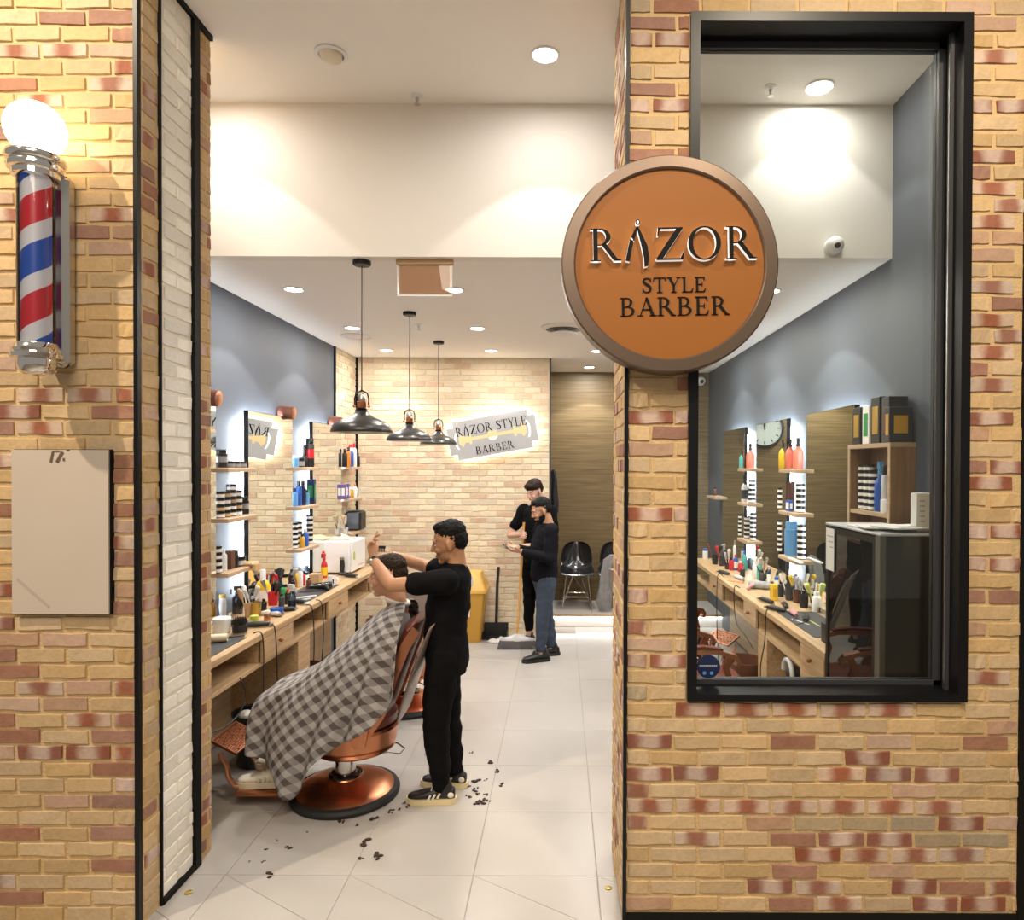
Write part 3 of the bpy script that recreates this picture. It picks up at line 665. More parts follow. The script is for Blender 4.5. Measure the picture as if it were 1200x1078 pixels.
# pendants
def pendant(px0, py0, rim, label):
    c = PZ(px0, py0, ZC); zr = PY(px0, rim, c.y).z; dz = zr-ZC
    t = thing('pendant_lamp', c, label, 'pendant lamp', 'dark metal pendant lamps in a row')
    MB().lathe([(.055,0),(.055,-.022),(.048,-.028)],24).build('canopy','black_metal',t,smooth=True)
    MB().tube([(0,0,-.02),(0,0,dz+.22)],.0035,8).build('cord','black_plastic',t)
    MB().lathe([(.185,dz),(.188,dz+.006),(.180,dz+.028),(.155,dz+.058),(.118,dz+.078),(.070,dz+.098),(.048,dz+.115),(.036,dz+.135),(.030,dz+.137),(.032,dz+.128),(.066,dz+.090),(.115,dz+.070),(.150,dz+.051),(.176,dz+.022),(.181,dz+.002)],40).build('shade','shade_metal',t,smooth=True,sharp=60)
    MB().lathe([(.030,dz+.135),(.034,dz+.150),(.024,dz+.152)],18).build('collar','black_metal',t,smooth=True)
    MB().lathe([(.024,dz+.150),(.028,dz+.160),(.028,dz+.190),(.022,dz+.196)],18).build('socket','copper',t,smooth=True)
    MB().lathe([(.022,dz+.196),(.024,dz+.215),(.012,dz+.245),(.005,dz+.25)],18).build('cap','steel',t,smooth=True)
    b = MB(); b.tube([(.042,0,dz+.165),(.044,0,dz+.21),(.034,0,dz+.245),(0,0,dz+.262),(-.034,0,dz+.245),(-.044,0,dz+.21),(-.042,0,dz+.165)],.005,8); b.build('yoke','black_metal',t,smooth=True)
    for s_ in (-1,1): MB().ell((s_*.046,0,dz+.165),.010,n=10,k=8).build('wing_screw','copper_light',t,smooth=True)
    MB().ell((0,0,dz+.055),(.03,.03,.035)).build('bulb','frosted',t,smooth=True)
mat('shade_metal',(.07,.068,.066),.32,.7)
pendant(424,306,507,'nearest dark metal pendant lamp, largest of the three'); pendant(480,366,516.5,'middle dark metal pendant lamp of the three'); pendant(514,400,521,'farthest dark metal pendant lamp, in front of the razor blade sign')
# cameras
t = thing('security_camera', PY(975,290,YBULK), 'white dome security camera on the bulkhead behind the window', 'camera')
MB().lathe([(.05,0),(.05,.02),(.04,.03)],24,axis=(0,-1,0)).build('base','white_plastic',t,smooth=True)
MB().ell((0,-.05,0),.05,n=24,k=14).build('ball','white_plastic',t,smooth=True); MB().lathe([(.018,0),(.016,.006),(.010,.008)],20,(-.004,-.092,-.016),axis=(0,-.9,-.4)).build('lens','charcoal',t,smooth=True)
t = thing('security_camera', PY(821,447,YREC), 'small round security camera at the back, at the window edge', 'camera')
MB().lathe([(.06,0),(.06,.02),(.05,.03)],20,axis=(0,-1,0)).build('base','white_plastic',t,smooth=True); MB().ell((0,-.05,0),.055,n=18,k=12).build('ball','white_plastic',t,smooth=True)
MB().ell((0,-.085,-.01),.028,n=14,k=10).build('lens','charcoal',t,smooth=True)

# ================================================================== BACK WALL SIGN
c0 = PY(578,510,YBACK); sc = (YBACK+2.88)/790; ang = R(10.5)
rz = thing('razor_blade_sign', (c0.x,YBACK-.06,c0.z), 'grey razor blade shaped sign glowing on the brick wall', 'sign')
W, H = 52*sc, 22.5*sc
def blade(W,H):
    nx, ny = 5.0*sc*1.6, H*.36
    return [(-W+nx,-H),(W-nx,-H),(W-nx,-H+ny*.85),(W,-H+ny*.85),(W,H-ny*.85),(W-nx,H-ny*.85),(W-nx,H),(-W+nx,H),(-W+nx,H-ny*.85),(-W,H-ny*.85),(-W,-H+ny*.85),(-W+nx,-H+ny*.85)]
f2 = lambda u,v,w_: (u*math.cos(ang)-v*math.sin(ang), -w_, u*math.sin(ang)+v*math.cos(ang))
MB().prism(blade(W,H),0,.012,0,f2).build('blade_plate','blade_grey',rz)
MB().prism(blade(W-.02,H-.02),-.022,-.012,0,f2).build('back_light','led_warm',rz)
for p_ in ([(-.40,-.035),(-.36,-.08),(-.33,-.035),(-.28,-.035),(-.28,-.06),(-.25,-.06),(-.25,-.018),(.25,-.018),(.25,-.06),(.28,-.06),(.28,-.035),(.33,-.035),(.36,-.08),(.40,-.035),(.40,.035),(.36,.08),(.33,.035),(.28,.035),(.28,.06),(.25,.06),(.25,.018),(-.25,.018),(-.25,.06),(-.28,.06),(-.28,.035),(-.33,.035),(-.36,.08),(-.40,.035)],):
    MB().prism(p_,.012,.014,0,f2).build('glow_slot','gold_glow',rz)  # raised plates here and below glow in place of backlight through cut-outs
MB().prism(arc(0,0,.062,.062,0,360,24)[:-1],.0125,.0155,0,f2).build('glow_hole','gold_glow',rz)
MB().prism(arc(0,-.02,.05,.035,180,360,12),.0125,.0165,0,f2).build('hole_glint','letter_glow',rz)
for s_ in (-1,1):
    MB().prism([(s_*.435+x*s_,y) for x,y in arc(-.03,0,.045,.105,-70,70,10)+list(reversed(arc(-.045,0,.038,.105,-70,70,10)))],.012,.0145,0,f2).build('glow_slot','letter_glow',rz)
fr3 = lambda cx,cz: (lambda u,v,w_: f2(cx+u,cz+v,.012+w_))
text(rz,'R^ZOR STYLE',fr3(.0,H-.175),.105,['letter_black'],.004,.86,.05)
text(rz,'BARBER',fr3(.0,-H+.035),.088,['letter_black'],.004,.95,.05)
# ================================================================== BENCHES, MIRRORS, SHELVES
ZB = 0.91
mat('lamp_brown',(.20,.075,.05),.42,.2)
def bench(side, xw, xf, y0, y1, units, posts, low=0.69, ys=None):
    s = 1 if side == 'left' else -1
    a, c = (min(xw,xf), max(xw,xf))
    wt = o = MB().bbox((0,0,0),(c-a,y1-y0,.04),.003).build('worktop','oak',None,(a,y0,ZB-.04)); tag(o, f'long oak worktop along the {side} wall', 'worktop')
    o = MB().bbox((0,0,0),(c-a-.02,y1-(ys or y0),.028),.003).build('bench_shelf','oak',None,(a+(.0 if s>0 else .02),ys or y0,low)); tag(o, f'long lower oak board under the {side} worktop', 'shelf')
    for i,(u0,u1,nd,desc) in enumerate(units):
        t = thing('drawer_unit', (a, u0, low+.028), f'oak drawer unit under the {side} worktop, {desc}', 'drawer', f'drawer units under the {side} worktop')
        wd, hh = c-a, ZB-.04-low-.028
        x_in0, x_in1 = (0, wd-.03) if s>0 else (.03, wd)
        for yy in (0, u1-u0-.018): MB().box((x_in0,yy,.0005),(x_in1,yy+.018,hh-.0005)).build('side_panel','oak',t)
        zb0 = 0.0 if nd == 1 else -.16
        for k in range(nd):
            z0 = zb0+k*.168 if nd>1 else .001; z1 = z0+.163 if nd>1 else hh-.003
            z1 = min(z1, hh-.003)
            xf0 = wd-.020 if s>0 else 0.0
            dr = MB().bbox((xf0,.004,z0),(xf0+.020,u1-u0-.004,z1),.002).build('drawer','oak',t)
            MB().ell((wd+.016 if s>0 else -.016,(u1-u0)/2,(z0+z1)/2+.01),.014,n=12,k=8).lathe([(.006,0),(.006,.02)],8,(wd if s>0 else 0,(u1-u0)/2,(z0+z1)/2+.01),axis=(s,0,0)).build('knob','copper_dark',dr,smooth=True)
    for (u0,u1) in posts:
        MB().box((0,0,0),(c-a-.02,u1-u0,low)).build('leg_panel','oak',wt,((0 if s>0 else .02),u0-y0,-ZB+.04))
bench('left', XL+.014, -1.90, .60, 4.28, [(1.417,1.914,1,'nearest the doorway'),(2.632,3.15,1,'second from the doorway'),(3.87,4.27,1,'beside the white cabinet end')], [(2.05,2.28)])
bench('right', XR-.014, 1.53, 1.01, 5.0, [(1.015,1.406,2,'with two drawers beside the fridge'),(2.38,2.74,1,'in the middle'),(3.48,4.03,1,'farthest from the window')], [(2.156,2.38)], ys=1.41)
MZ0, MZ1 = .95, 2.39
def mirror(side, y0, y1, desc):
    s = 1 if side == 'left' else -1
    xw = XL if s>0 else XR; ln = y1-y0
    t = thing('wall_mirror', (xw, y0, MZ0), f'tall backlit mirror on the {side} wall, {desc}', 'mirror', f'tall mirrors on the {side} wall')
    def bx(x0,x1,a,c,z0,z1): return MB().box((min(s*x0,s*x1),a,z0),(max(s*x0,s*x1),c,z1))
    h = MZ1-MZ0
    bx(.066,.098,0,ln,0,h).build('frame','black_metal',t)
    bx(.098,.1005,.004,ln-.004,.004,h-.004).build('glass','mirror',t)
    for (a,c) in ((.055,.07),(ln-.07,ln-.055)): bx(.045,.064,a,c,.06,h-.07).build('led_strip','led',t)
    bx(.045,.064,.08,ln-.08,h-.07,h-.055).build('led_strip','led',t)
    bx(0,.045,.08,ln-.08,.08,h-.08).build('wall_mount','white_plastic',t)
ML = [(.83,1.66,'nearest the doorway'),(2.127,2.957,'reflecting the razor blade sign'),(3.43,4.26,'farthest back')]
MR = [(1.483,2.34,'nearest the window'),(2.79,3.67,'reflecting the clock'),(4.10,5.02,'farthest back')]
for a in ML: mirror('left', *a)
for a in MR: mirror('right', *a)
SHZ = [1.965, 1.62, 1.25]; TOPN = ['top','middle','bottom']
GL = [(1.675,2.10,'nearest the doorway'),(2.975,3.40,'between the two far mirrors'),(4.36,4.75,'on the brick corner')]
GR = [(2.36,2.77,'between the two near mirrors'),(3.69,4.08,'between the two far mirrors')]
def shelf(side, y0, y1, z, desc):
    s = 1 if side == 'left' else -1; xw = XL if s>0 else XR
    o = MB().bbox((0 if s>0 else -.165,0,-.03),(.165 if s>0 else 0,y1-y0,0),.003).build('wall_shelf','oak_edge',None,(xw+s*.008,y0,z)); tag(o, desc, 'shelf')
for (a,c,dn) in GL:
    for z,tn in zip(SHZ,TOPN): shelf('left',a,c,z,f'{tn} oak shelf of the left wall column {dn}')
for (a,c,dn) in GR:
    for z,tn in zip(SHZ,TOPN): shelf('right',a,c,z,f'{tn} oak shelf of the right wall column {dn}')
shelf('right',5.08,5.56,1.62,'small oak shelf alone at the far end of the right wall')
for (y_,dn) in ((1.60,'at the near left mirror'),(2.86,'at the middle left mirror'),(4.12,'at the far left mirror')):
    t = thing('mirror_lamp', (XL+.02,y_,2.435), f'rounded copper brown lamp {dn} top', 'wall lamp', 'copper lamps over the left mirrors')
    MB().ell((.02,0,0),(.03,.055,.055),n=18,k=12).lathe([(.055,0),(.056,.08),(.054,.11)],24,(.02,0,0),axis=(1,0,-.1)).build('lamp_body','lamp_brown',t,smooth=True)
    MB().lathe([(.052,0),(.03,.006)],24,(.13,0,-.011),axis=(1,0,-.1)).build('lamp_front','copper_light',t,smooth=True)
    MB().box((-.02,-.012,-.06),(.02,.012,0)).build('mount','black_metal',t)

# ================================================================== SMALL ITEMS
MC = {}
def msh(key, fn, mats, smooth=True):
    k = (key, tuple(mats) if isinstance(mats,(list,tuple)) else mats)
    if k not in MC:
        me = fn().mesh(key[0], mats, smooth)
        if smooth:
            try: me.set_sharp_from_angle(angle=R(40))
            except Exception: pass
        MC[k] = me
    return MC[k]
def root(name, me, loc, label, cat, group, rz=0.0):
    o = link(name, me, None, loc, rz); return tag(o, label, cat, group)
ORD = ['lowest','second','third','fourth','fifth','sixth','seventh','top']
def jar(loc, label, h=.05, r=.036, body='black_plastic', lab='paper', cap='black_gloss', group=None, name='jar'):
    o = root(name, msh((name,'b',h,r), lambda: MB().lathe([(r*.96,0),(r,.003),(r,h*.74),(r*.92,h*.75)],16), body), loc, label, 'jar', group, random.uniform(0,6))
    link('label', msh(('label',h,r), lambda: MB().tube([(0,0,h*.14),(0,0,h*.60)], r*1.012, 16), lab), o)
    link('lid', msh(('lid',h,r), lambda: MB().lathe([(r*1.0,h*.75),(r*1.0,h*.97),(r*.95,h)],16), cap), o)
    return o
def bottle(loc, label, h=.18, r=.03, body='black_plastic', cap='black_gloss', lab=None, group=None, name='bottle', cat='bottle', shoulder=.78):
    o = root(name, msh((name,'b',h,r,shoulder), lambda: MB().lathe([(r*.94,0),(r,.004),(r,h*shoulder*.9),(r*.85,h*shoulder*.97),(r*.45,h*shoulder*1.03),(r*.42,h*shoulder*1.06)],16), body), loc, label, cat, group)
    link('cap', msh(('cap',h,r,shoulder), lambda: MB().lathe([(r*.5,h*shoulder*1.04),(r*.5,h*.98),(r*.42,h)],14), cap), o)
    if lab: link('label', msh(('label',h,r,shoulder), lambda: MB().tube([(0,0,h*.15),(0,0,h*shoulder*.72)], r*1.012, 16), lab), o)
    return o
def can(loc, label, h=.18, r=.026, body='black_plastic', cap='black_gloss', lab=None, group=None, name='spray_can', cat='can'):
    o = root(name, msh((name,'b',h,r), lambda: MB().lathe([(r*.96,0),(r,.004),(r,h*.76),(r*.8,h*.80)],16), body), loc, label, cat, group)
    link('cap', msh(('cap2',h,r), lambda: MB().lathe([(r*.86,h*.79),(r*.86,h*.97),(r*.75,h)],16), cap), o)
    if lab: link('label', msh(('label2',h,r), lambda: MB().tube([(0,0,h*.3),(0,0,h*.62)], r*1.012, 16), lab), o)
    return o
def spray(loc, label, h=.24, r=.04, body='clear_plastic', head='black_plastic', lab=None, group=None, rz=0.0, fill=None):
    o = root('spray_bottle', msh(('spray_bottle',h,r), lambda: MB().lathe([(r*.94,0),(r,.005),(r,h*.52),(r*.8,h*.62),(r*.38,h*.70),(r*.36,h*.75)],18), body), loc, label, 'spray bottle', group, rz)
    def hd():
        b = MB().lathe([(r*.46,h*.74),(r*.46,h*.80),(r*.3,h*.82)],12)
        b.box((-.06*h*4/1.0*.5,-.012,h*.86),(.035,.012,h*1.0)); b.box((-.014,-.010,h*.80),(.014,.010,h*.88)); b.box((-.05,-.006,h*.72),(-.036,.006,h*.9))
        return b
    link('trigger_head', msh(('trigger_head',h,r), hd, head, False), o)
    if fill: link('liquid', msh(('liquid',h,r), lambda: MB().lathe([(r*.9,.004),(r*.93,h*.40)],16), fill), o)
    if lab: link('label', msh(('label3',h,r), lambda: MB().tube([(0,0,h*.10),(0,0,h*.45)], r*1.012, 18), lab), o)
    return o
def pack(loc, label, sx=.08, sy=.08, h=.2, body='black_plastic', accent=None, group=None, rz=0.0, name='product_box', cat='box', face='x'):
    o = root(name, msh((name,'b',sx,sy,h), lambda: MB().bbox((-sx/2,-sy/2,0),(sx/2,sy/2,h),.003), body, False), loc, label, cat, group, rz)
    if accent:
        link('printed_panel', msh(('printed_panel',sx,sy,h), lambda: MB().box((-sx/2-.001,-sy*.32,h*.2),(sx/2+.001,sy*.32,h*.8)).box((-sx*.3,-sy/2-.001,h*.25),(sx*.3,sy/2+.001,h*.75)), accent, False), o)
    return o
def cup_of_tools(loc, label, r=.04, h=.11, body='black_plastic', tools=(), seed=1, group=None):
    q = random.Random(seed)
    o = root('tool_cup', msh(('tool_cup',r,h), lambda: MB().lathe([(r*.86,0),(r,h),(r*.93,h),(r*.8,.01)],18), body), loc, label, 'cup', group)
    for i,m in enumerate(tools):
        a = q.uniform(0,6.28); l = q.uniform(.06,.11); d = Vector((math.cos(a)*.35, math.sin(a)*.35, 1)).normalized()
        p0 = Vector((math.cos(a)*r*.35, math.sin(a)*r*.35, .02)); p1 = p0+d*(h+l*.35); p2 = p0+d*(h+l)
        MB().tube([p0,p1],.0045,8).build('tool_handle','black_plastic' if i%2 else m,o)
        MB().cap([(p1,.011),(p2,.019 if i%3 else .013)],8).build('tool_head',m,o,smooth=True)
    return o
def clipper(loc, label, rz=0.0, body='black_plastic', blade='steel', group=None, upright=False):
    t = thing('hair_clipper', loc, label, 'clipper', group, rz)
    if upright:
        MB().bbox((-.035,-.03,0),(.035,.03,.03),.008).build('stand','black_plastic',t)
        MB().loft([((0,0,.03),(.020,0,0),(0,.016,0)),((0,0,.09),(.024,0,0),(0,.018,0)),((0,0,.15),(.020,0,0),(0,.016,0))],14).build('clipper_body',body,t,smooth=True)
        MB().box((-.021,-.008,.15),(.021,.008,.175)).build('blade',blade,t)
    else:
        MB().loft([((-.08,0,.018),(0,.015,0),(0,0,.013)),((-.02,0,.021),(0,.021,0),(0,0,.018)),((.05,0,.022),(0,.020,0),(0,0,.017)),((.07,0,.020),(0,.018,0),(0,0,.012))],14).build('clipper_body',body,t,smooth=True)
        MB().box((.068,-.021,.012),(.092,.021,.024)).build('blade',blade,t)
        MB().tube([(-.08,0,.018),(-.10,.0,.014),(-.13,.02,.006),(-.17,.05,.005)],.0035,6).build('cable','black_plastic',t)
    return t
def comb(loc, label, rz=0.0, m='black_plastic', ln=.18, group=None):
    b = MB().box((-ln/2,-.004,0),(ln/2,.008,.004)); k = 22
    for i in range(k): x = -ln/2+.004+i*(ln-.01)/(k-1); b.box((x,-.024,0),(x+ln*.02,-.004,.003))
    o = b.build('comb',m,None,loc,rotz=rz); return tag(o,label,'comb',group)
# -------- left wall shelves (px of the thing on the photo)
def LS(px, z, x=-2.335): return Vector((x, PX_(px,560,x).y, z+.0005))
S1,S2,S3 = SHZ
can(LS(259,S1),'tall black tin on the top left shelf nearest the doorway',.125,.042,'black_plastic','black_gloss','grey')
for i,(p,dx) in enumerate(((269,0),(276,.0),(283,.0))): jar(LS(p,S1,-2.335),f'small black jar on the top left shelf, {ORD[i+1] if i else "first"} from the tall tin',.045,.034,lab='grey',group='small jars on the top left shelf')
g_ = 'striped jars stacked on the middle left shelf'; lb_ = 'black pomade jar with white band, stacked on the middle left shelf'
SN = {257:'first',264:'second',271:'third and tallest',278:'fourth'}
for p,n in ((257,4),(264,4),(271,5),(278,4)):
    for k in range(n):
        q = LS(p,S2); jar(q+Vector((0,0,k*.0455)),f'{ORD[k]} black and white jar of the {SN[p]} stack on the middle left shelf',.045,.034,lab='paper' if (k+p)%3 else 'tan',group=g_)
can(LS(287,S2),'black can at the far end of the middle left shelf',.13,.028,lab='grey')
for k in range(4): jar(LS(254,S3)+Vector((0,0,k*.0455)),f'{ORD[k]} black and white jar of the stack on the bottom left shelf',.045,.033,group='jars stacked on the bottom left shelf')
bottle(LS(262,S3),'slim white bottle on the bottom left shelf',.15,.022,'white_plastic','white_plastic')
pack(LS(269,S3),'dark brown box on the bottom left shelf',.05,.06,.13,'brown')
can(LS(275,S3),'black can on the bottom left shelf beside the brown box',.12,.024)
jar(LS(280,S3),'flat black tin with silver label on the bottom left shelf',.07,.045,lab='silver')
for s_ in (1,):
    t = thing('folded_cloth', (-2.31,2.05,S3+.0005), 'folded tan cloth hanging over the bottom left shelf end', 'cloth'); MB().bbox((-.09,-.06,0),(.09,.05,.025),.01).build('fold','tan',t); MB().bbox((.065,-.05,-.045),(.095,.04,.02),.01).build('hanging_end','tan',t)
# second column
can(LS(346,S1),'light blue can on the top shelf between the left mirrors',.10,.028,'skyblue','white_plastic')
jar(LS(352,S1),'black jar with a pointed black top on the second column top shelf',.085,.036,lab='grey')
bottle(LS(357,S1,-2.36),'black bottle with long thin nozzle on the second column top shelf',.20,.028,shoulder=.5)
can(LS(363,S1),'tall black canister with red label on the second column top shelf',.27,.040,'black_plastic','black_gloss','red')
for p,c,h,l in ((345,'skyblue',.16,'light blue bottle on the middle shelf of the second column'),(350,'blue',.22,'tall blue bottle on the middle shelf of the second column'),(355,'navy',.22,'navy bottle on the middle shelf of the second column'),(359,'skyblue',.14,'short sky blue bottle on the middle shelf of the second column')):
    bottle(LS(p,S2),l,h,.028,c,'black_gloss')
pack(LS(365,S2),'dark box with green panel on the middle shelf of the second column',.07,.05,.23,'navy','green')
for p,n,c in ((345,5,'paper'),(350,5,'paper'),(363,6,'paper')):
    for k in range(n): jar(LS(p,S3)+Vector((0,0,k*.0455)),f'{ORD[k]} jar of the {dict([(345,"near"),(350,"middle"),(363,"far tall")])[p]} stack on the second column bottom shelf',.045,.030,lab=c,group='jars on the second column bottom shelf')
bottle(LS(354,S3,-2.30),'amber yellow bottle on the second column bottom shelf',.12,.024,'mustard'); bottle(LS(358,S3,-2.30),'bright blue bottle on the second column bottom shelf',.16,.026,'blue','white_plastic')
# third column (brick corner)
for p,c,cp,h,l in ((404,'black_plastic','black_gloss',.19,'black bottle at the near end of the corner shelf'),(408,'orange','black_gloss',.21,'orange bottle on the corner top shelf'),(411.5,'blue','white_plastic',.21,'blue bottle on the corner top shelf'),(415,'white_plastic','red',.26,'white bottle with red cap on the corner top shelf'),(419,'black_plastic','black_gloss',.16,'short black bottle at the far end of the corner top shelf')):
    bottle(LS(p,S1,-2.30),l,h,.027,c,cp)
can(LS(411,S1,-2.37),'amber can behind the bottles on the corner top shelf',.25,.026,'amber','red')
for p,l in ((403,'near'),(407,'far')): pack(LS(p,S2,-2.30),f'purple and white carton, the {l} one on the corner middle shelf',.05,.05,.16,'purple','paper')
bottle(LS(412,S2,-2.30),'mustard bottle on the corner middle shelf',.12,.025,'mustard','white_plastic'); bottle(LS(416,S2,-2.30),'white bottle with orange cap on the corner middle shelf',.15,.025,'white_plastic','orange')
t = thing('black_case', LS(417,S3,-2.32), 'black zipped case on the corner bottom shelf', 'case'); MB().bbox((-.08,-.12,0),(.09,.10,.22),.02).build('case_body','black_plastic',t); MB().box((.088,-.10,.14),(.093,.08,.146)).build('zip','charcoal',t)
cup_of_tools(LS(405,S3,-2.28),'small silver cup on the corner bottom shelf',.028,.07,'silver',('silver','steel','tan'),5)
# -------- right wall shelves
def RS(px, z, x=1.915): return Vector((x, PX_(px,560,x).y, z+.0005))
for p,c,l in ((918,'yellow','yellow spray bottle with black trigger on the top right shelf'),(926,'coral','coral spray bottle in the middle of the top right shelf'),(935,'coral','coral spray bottle at the near end of the top right shelf')): spray(RS(p,S1),l,.25,.040,c,'black_plastic',rz=1.2)
for p,n in ((916,4),(938,5)):
    for k in range(n): jar(RS(p,S2)+Vector((0,0,k*.0455)),f'{ORD[k]} striped jar of the {"far" if p<925 else "near"} stack on the middle right shelf',.045,.034,group='jars on the middle right shelf')
pack(RS(927,S2),'dark brown bottle shaped box standing on the middle right shelf',.05,.05,.24,'brown'); pack(RS(925,S2,1.87),'small blue box at the front of the middle right shelf',.03,.10,.09,'blue','paper')
for p,n in ((916,6),(940,6)):
    for k in range(n): jar(RS(p,S3)+Vector((0,0,k*.0455)),f'{ORD[k]} striped jar of the {"far" if p<925 else "near"} stack on the bottom right shelf',.045,.034,group='jars on the bottom right shelf')
can(RS(928,S3),'large blue cylinder on the bottom right shelf',.28,.055,'skyblue','skyblue')
t = thing('towel_strip', RS(936,S3,1.86)+Vector((0,-.02,.0)), 'white tool laid across the bottom right shelf', 'tool'); MB().bbox((-.05,-.16,.0),(-.02,.12,.015),.004).build('strip','white_plastic',t)
spray(RS(870,S1),'teal spray bottle on the top shelf of the far right column',.20,.035,'teal','black_plastic',rz=1.2); spray(RS(879,S1),'coral spray bottle on the top shelf of the far right column',.25,.040,'coral','black_plastic',rz=1.2)
spray(RS(873,S2),'white spray bottle with black emblem on the middle shelf of the far right column',.27,.038,'white_plastic','black_plastic',lab='charcoal',rz=1.2)
for k in range(5): jar(RS(881,S2)+Vector((0,0,k*.0455)),f'{ORD[k]} striped jar on the middle shelf of the far right column',.045,.034,group='jars on the far right middle shelf')
for p,n in ((869,5),(876,5),(883,6)):
    for k in range(n): jar(RS(p,S3)+Vector((0,0,k*.0455)),f'{ORD[k]} striped jar of the {dict([(869,"far"),(876,"middle"),(883,"near")])[p]} stack, far right column bottom shelf',.045,.032,group='jars on the far right bottom shelf')
o = bottle(RS(838,1.62),'small dark bottle on the lone far right shelf',.10,.02,'brown')

# -------- left bench things
def LB(px, py): 
    p = PZ(px,py,ZB); p.z = ZB+.0005; p.x = max(p.x, XL+.09); return p
mat_loc = [((-2.30,.62),(-1.95,1.30),'nearest the doorway'),((-2.25,2.45),(-1.98,3.15),'in the middle of the left bench')]
for (a,c,l) in mat_loc:
    o = MB().box((a[0],a[1],0),(c[0],c[1],.004)).build('bench_mat','charcoal',None,(0,0,ZB)); tag(o, f'dark rubber mat on the worktop {l}', 'mat')
ZM = Vector((0,0,.0045))
t = thing('white_tub', LB(260,742)+ZM, 'white plastic tub on the left worktop', 'tub')
MB().lathe([(.048,0),(.052,.004),(.052,.075),(.046,.078)],24).build('tub_body','white_plastic',t,smooth=True); MB().lathe([(.055,.074),(.055,.092),(.050,.096)],24).build('lid','white_plastic',t,smooth=True); MB().tube([(0,0,.02),(0,0,.055)],.0525,24).build('label','paper',t)
clipper(LB(260,727)+ZM,'silver and black trimmer standing behind the white tub',.3,'silver','gold',upright=True)
t = thing('fade_brush', LB(281,741)+ZM, 'black bristled barber brush beside the white tub', 'brush')
MB().lathe([(.044,0),(.046,.03),(.040,.045)],20).build('brush_base','black_plastic',t,smooth=True)
b = MB(); q = random.Random(4)
for i in range(90):
    a = q.uniform(0,6.28); rr = .036*math.sqrt(q.random()); b.tube([(rr*math.cos(a),rr*math.sin(a),.04),(rr*1.25*math.cos(a),rr*1.25*math.sin(a),.10-rr*.5+q.uniform(-.006,.006))],[.0035,.0015],4)
o = b.build('bristles','rubber',t); o['kind'] = 'stuff'
spray(LB(263,719),'navy spray bottle at the back of the near left worktop',.20,.034,'navy','black_plastic',rz=.4)
bottle(LB(272,719),'black shampoo bottle beside the navy spray bottle',.16,.036,'black_gloss')
t = thing('detergent_bottle', LB(287,706), 'big yellow bottle with white label on the left worktop', 'bottle')
MB().loft([((0,0,0),(.062,0,0),(0,.05,0)),((0,0,.01),(.066,0,0),(0,.054,0)),((0,0,.13),(.066,0,0),(0,.054,0)),((0,0,.165),(.050,0,0),(0,.042,0)),((0,0,.175),(.034,0,0),(0,.03,0))],24).build('bottle_body','yellow',t,smooth=True)
MB().loft([((0,0,.02),(.0665,0,0),(0,.0545,0)),((0,0,.10),(.0665,0,0),(0,.0545,0))],24).build('label','paper',t,smooth=True); MB().lathe([(.032,.172),(.030,.25),(.024,.26)],18).build('neck','white_plastic',t,smooth=True)
for p,m_,h_,r_,l in ((291,'tan',.09,.026,'tan wooden brush pot on the left worktop'),(300,'gold',.10,.036,'brass coloured cup on the left worktop')):
    cup_of_tools(LB(p,722),l,r_,h_,m_,('tan','silver','paper') if m_=='tan' else ('silver',),int(p))
jar(LB(298,729),'small yellow green pot on the left worktop',.045,.030,'lime','lime','lime',name='pot'); can(LB(313,730),'copper coloured can at the worktop edge',.085,.022,'copper_light','white_plastic')
clipper(LB(303,735),'black clipper with silver blade lying at the left worktop edge',.3)
comb(LB(268,748)+ZM,'black comb on the mat nearest the doorway',.5); comb(LB(275,745)+ZM+Vector((0,0,0)),'silver comb on the mat nearest the doorway',.9,'steel',.15)
t = thing('paper_roll', LB(257,753)+ZM+Vector((0,0,.024)), 'cream roll lying on the worktop mat', 'roll'); MB().lathe([(.024,-.045),(.024,.045)],18,axis=(1,.3,0)).build('roll_body','cream_plastic',t,smooth=True)
MB().lathe([(.010,-.046),(.010,.046)],12,axis=(1,.3,0)).build('roll_core','tan',t)
for k,(r_,l) in enumerate(((.048,'lower'),(.046,'upper'))):
    o = MB().lathe([(r_*.6,0),(r_*.95,.008),(r_,.030),(r_*.94,.030),(r_*.6,.006)],24).build('blue_bowl','blue',None,LB(324,721)+Vector((0,0,k*.022)),smooth=True); tag(o,f'{l} of two stacked blue bowls on the left worktop','bowl','blue bowls')
spray(LB(342,715),'clear spray bottle at the left worktop edge',.19,.030,'clear_plastic','silver',rz=2.6,fill='navy')
# crowd of coloured tools
tools_ = [(302,703,'black_plastic',('red','black_plastic','charcoal','brown','black_plastic')),(317,699,'black_gloss',('charcoal','red','black_plastic','grey')),(333,700,'charcoal',('black_plastic','grey','charcoal','red')),(320,709,'red',('black_plastic','charcoal','steel'))]
wh_ = ['nearest of the crowded tool cups on the left worktop','second of the crowded tool cups on the left worktop','third of the crowded tool cups on the left worktop','red cup of tools on the left worktop']
for i,(p,y,m_,tl) in enumerate(tools_): cup_of_tools(LB(p,y),wh_[i] if i==3 else 'dark tool cup, '+wh_[i],.040,.10,m_,tl,20+i)
for p,y,c,cp,h,l in ((296,703,'pink','white_plastic',.15,'pink bottle behind the tool cups'),(311,697,'black_plastic','black_gloss',.17,'black bottle behind the red tools'),(325,696,'teal','white_plastic',.13,'teal bottle behind the tool cups'),(333,701,'green','black_gloss',.11,'green bottle beside the tool cups')): bottle(LB(p,y),l,h,.027,c,cp)
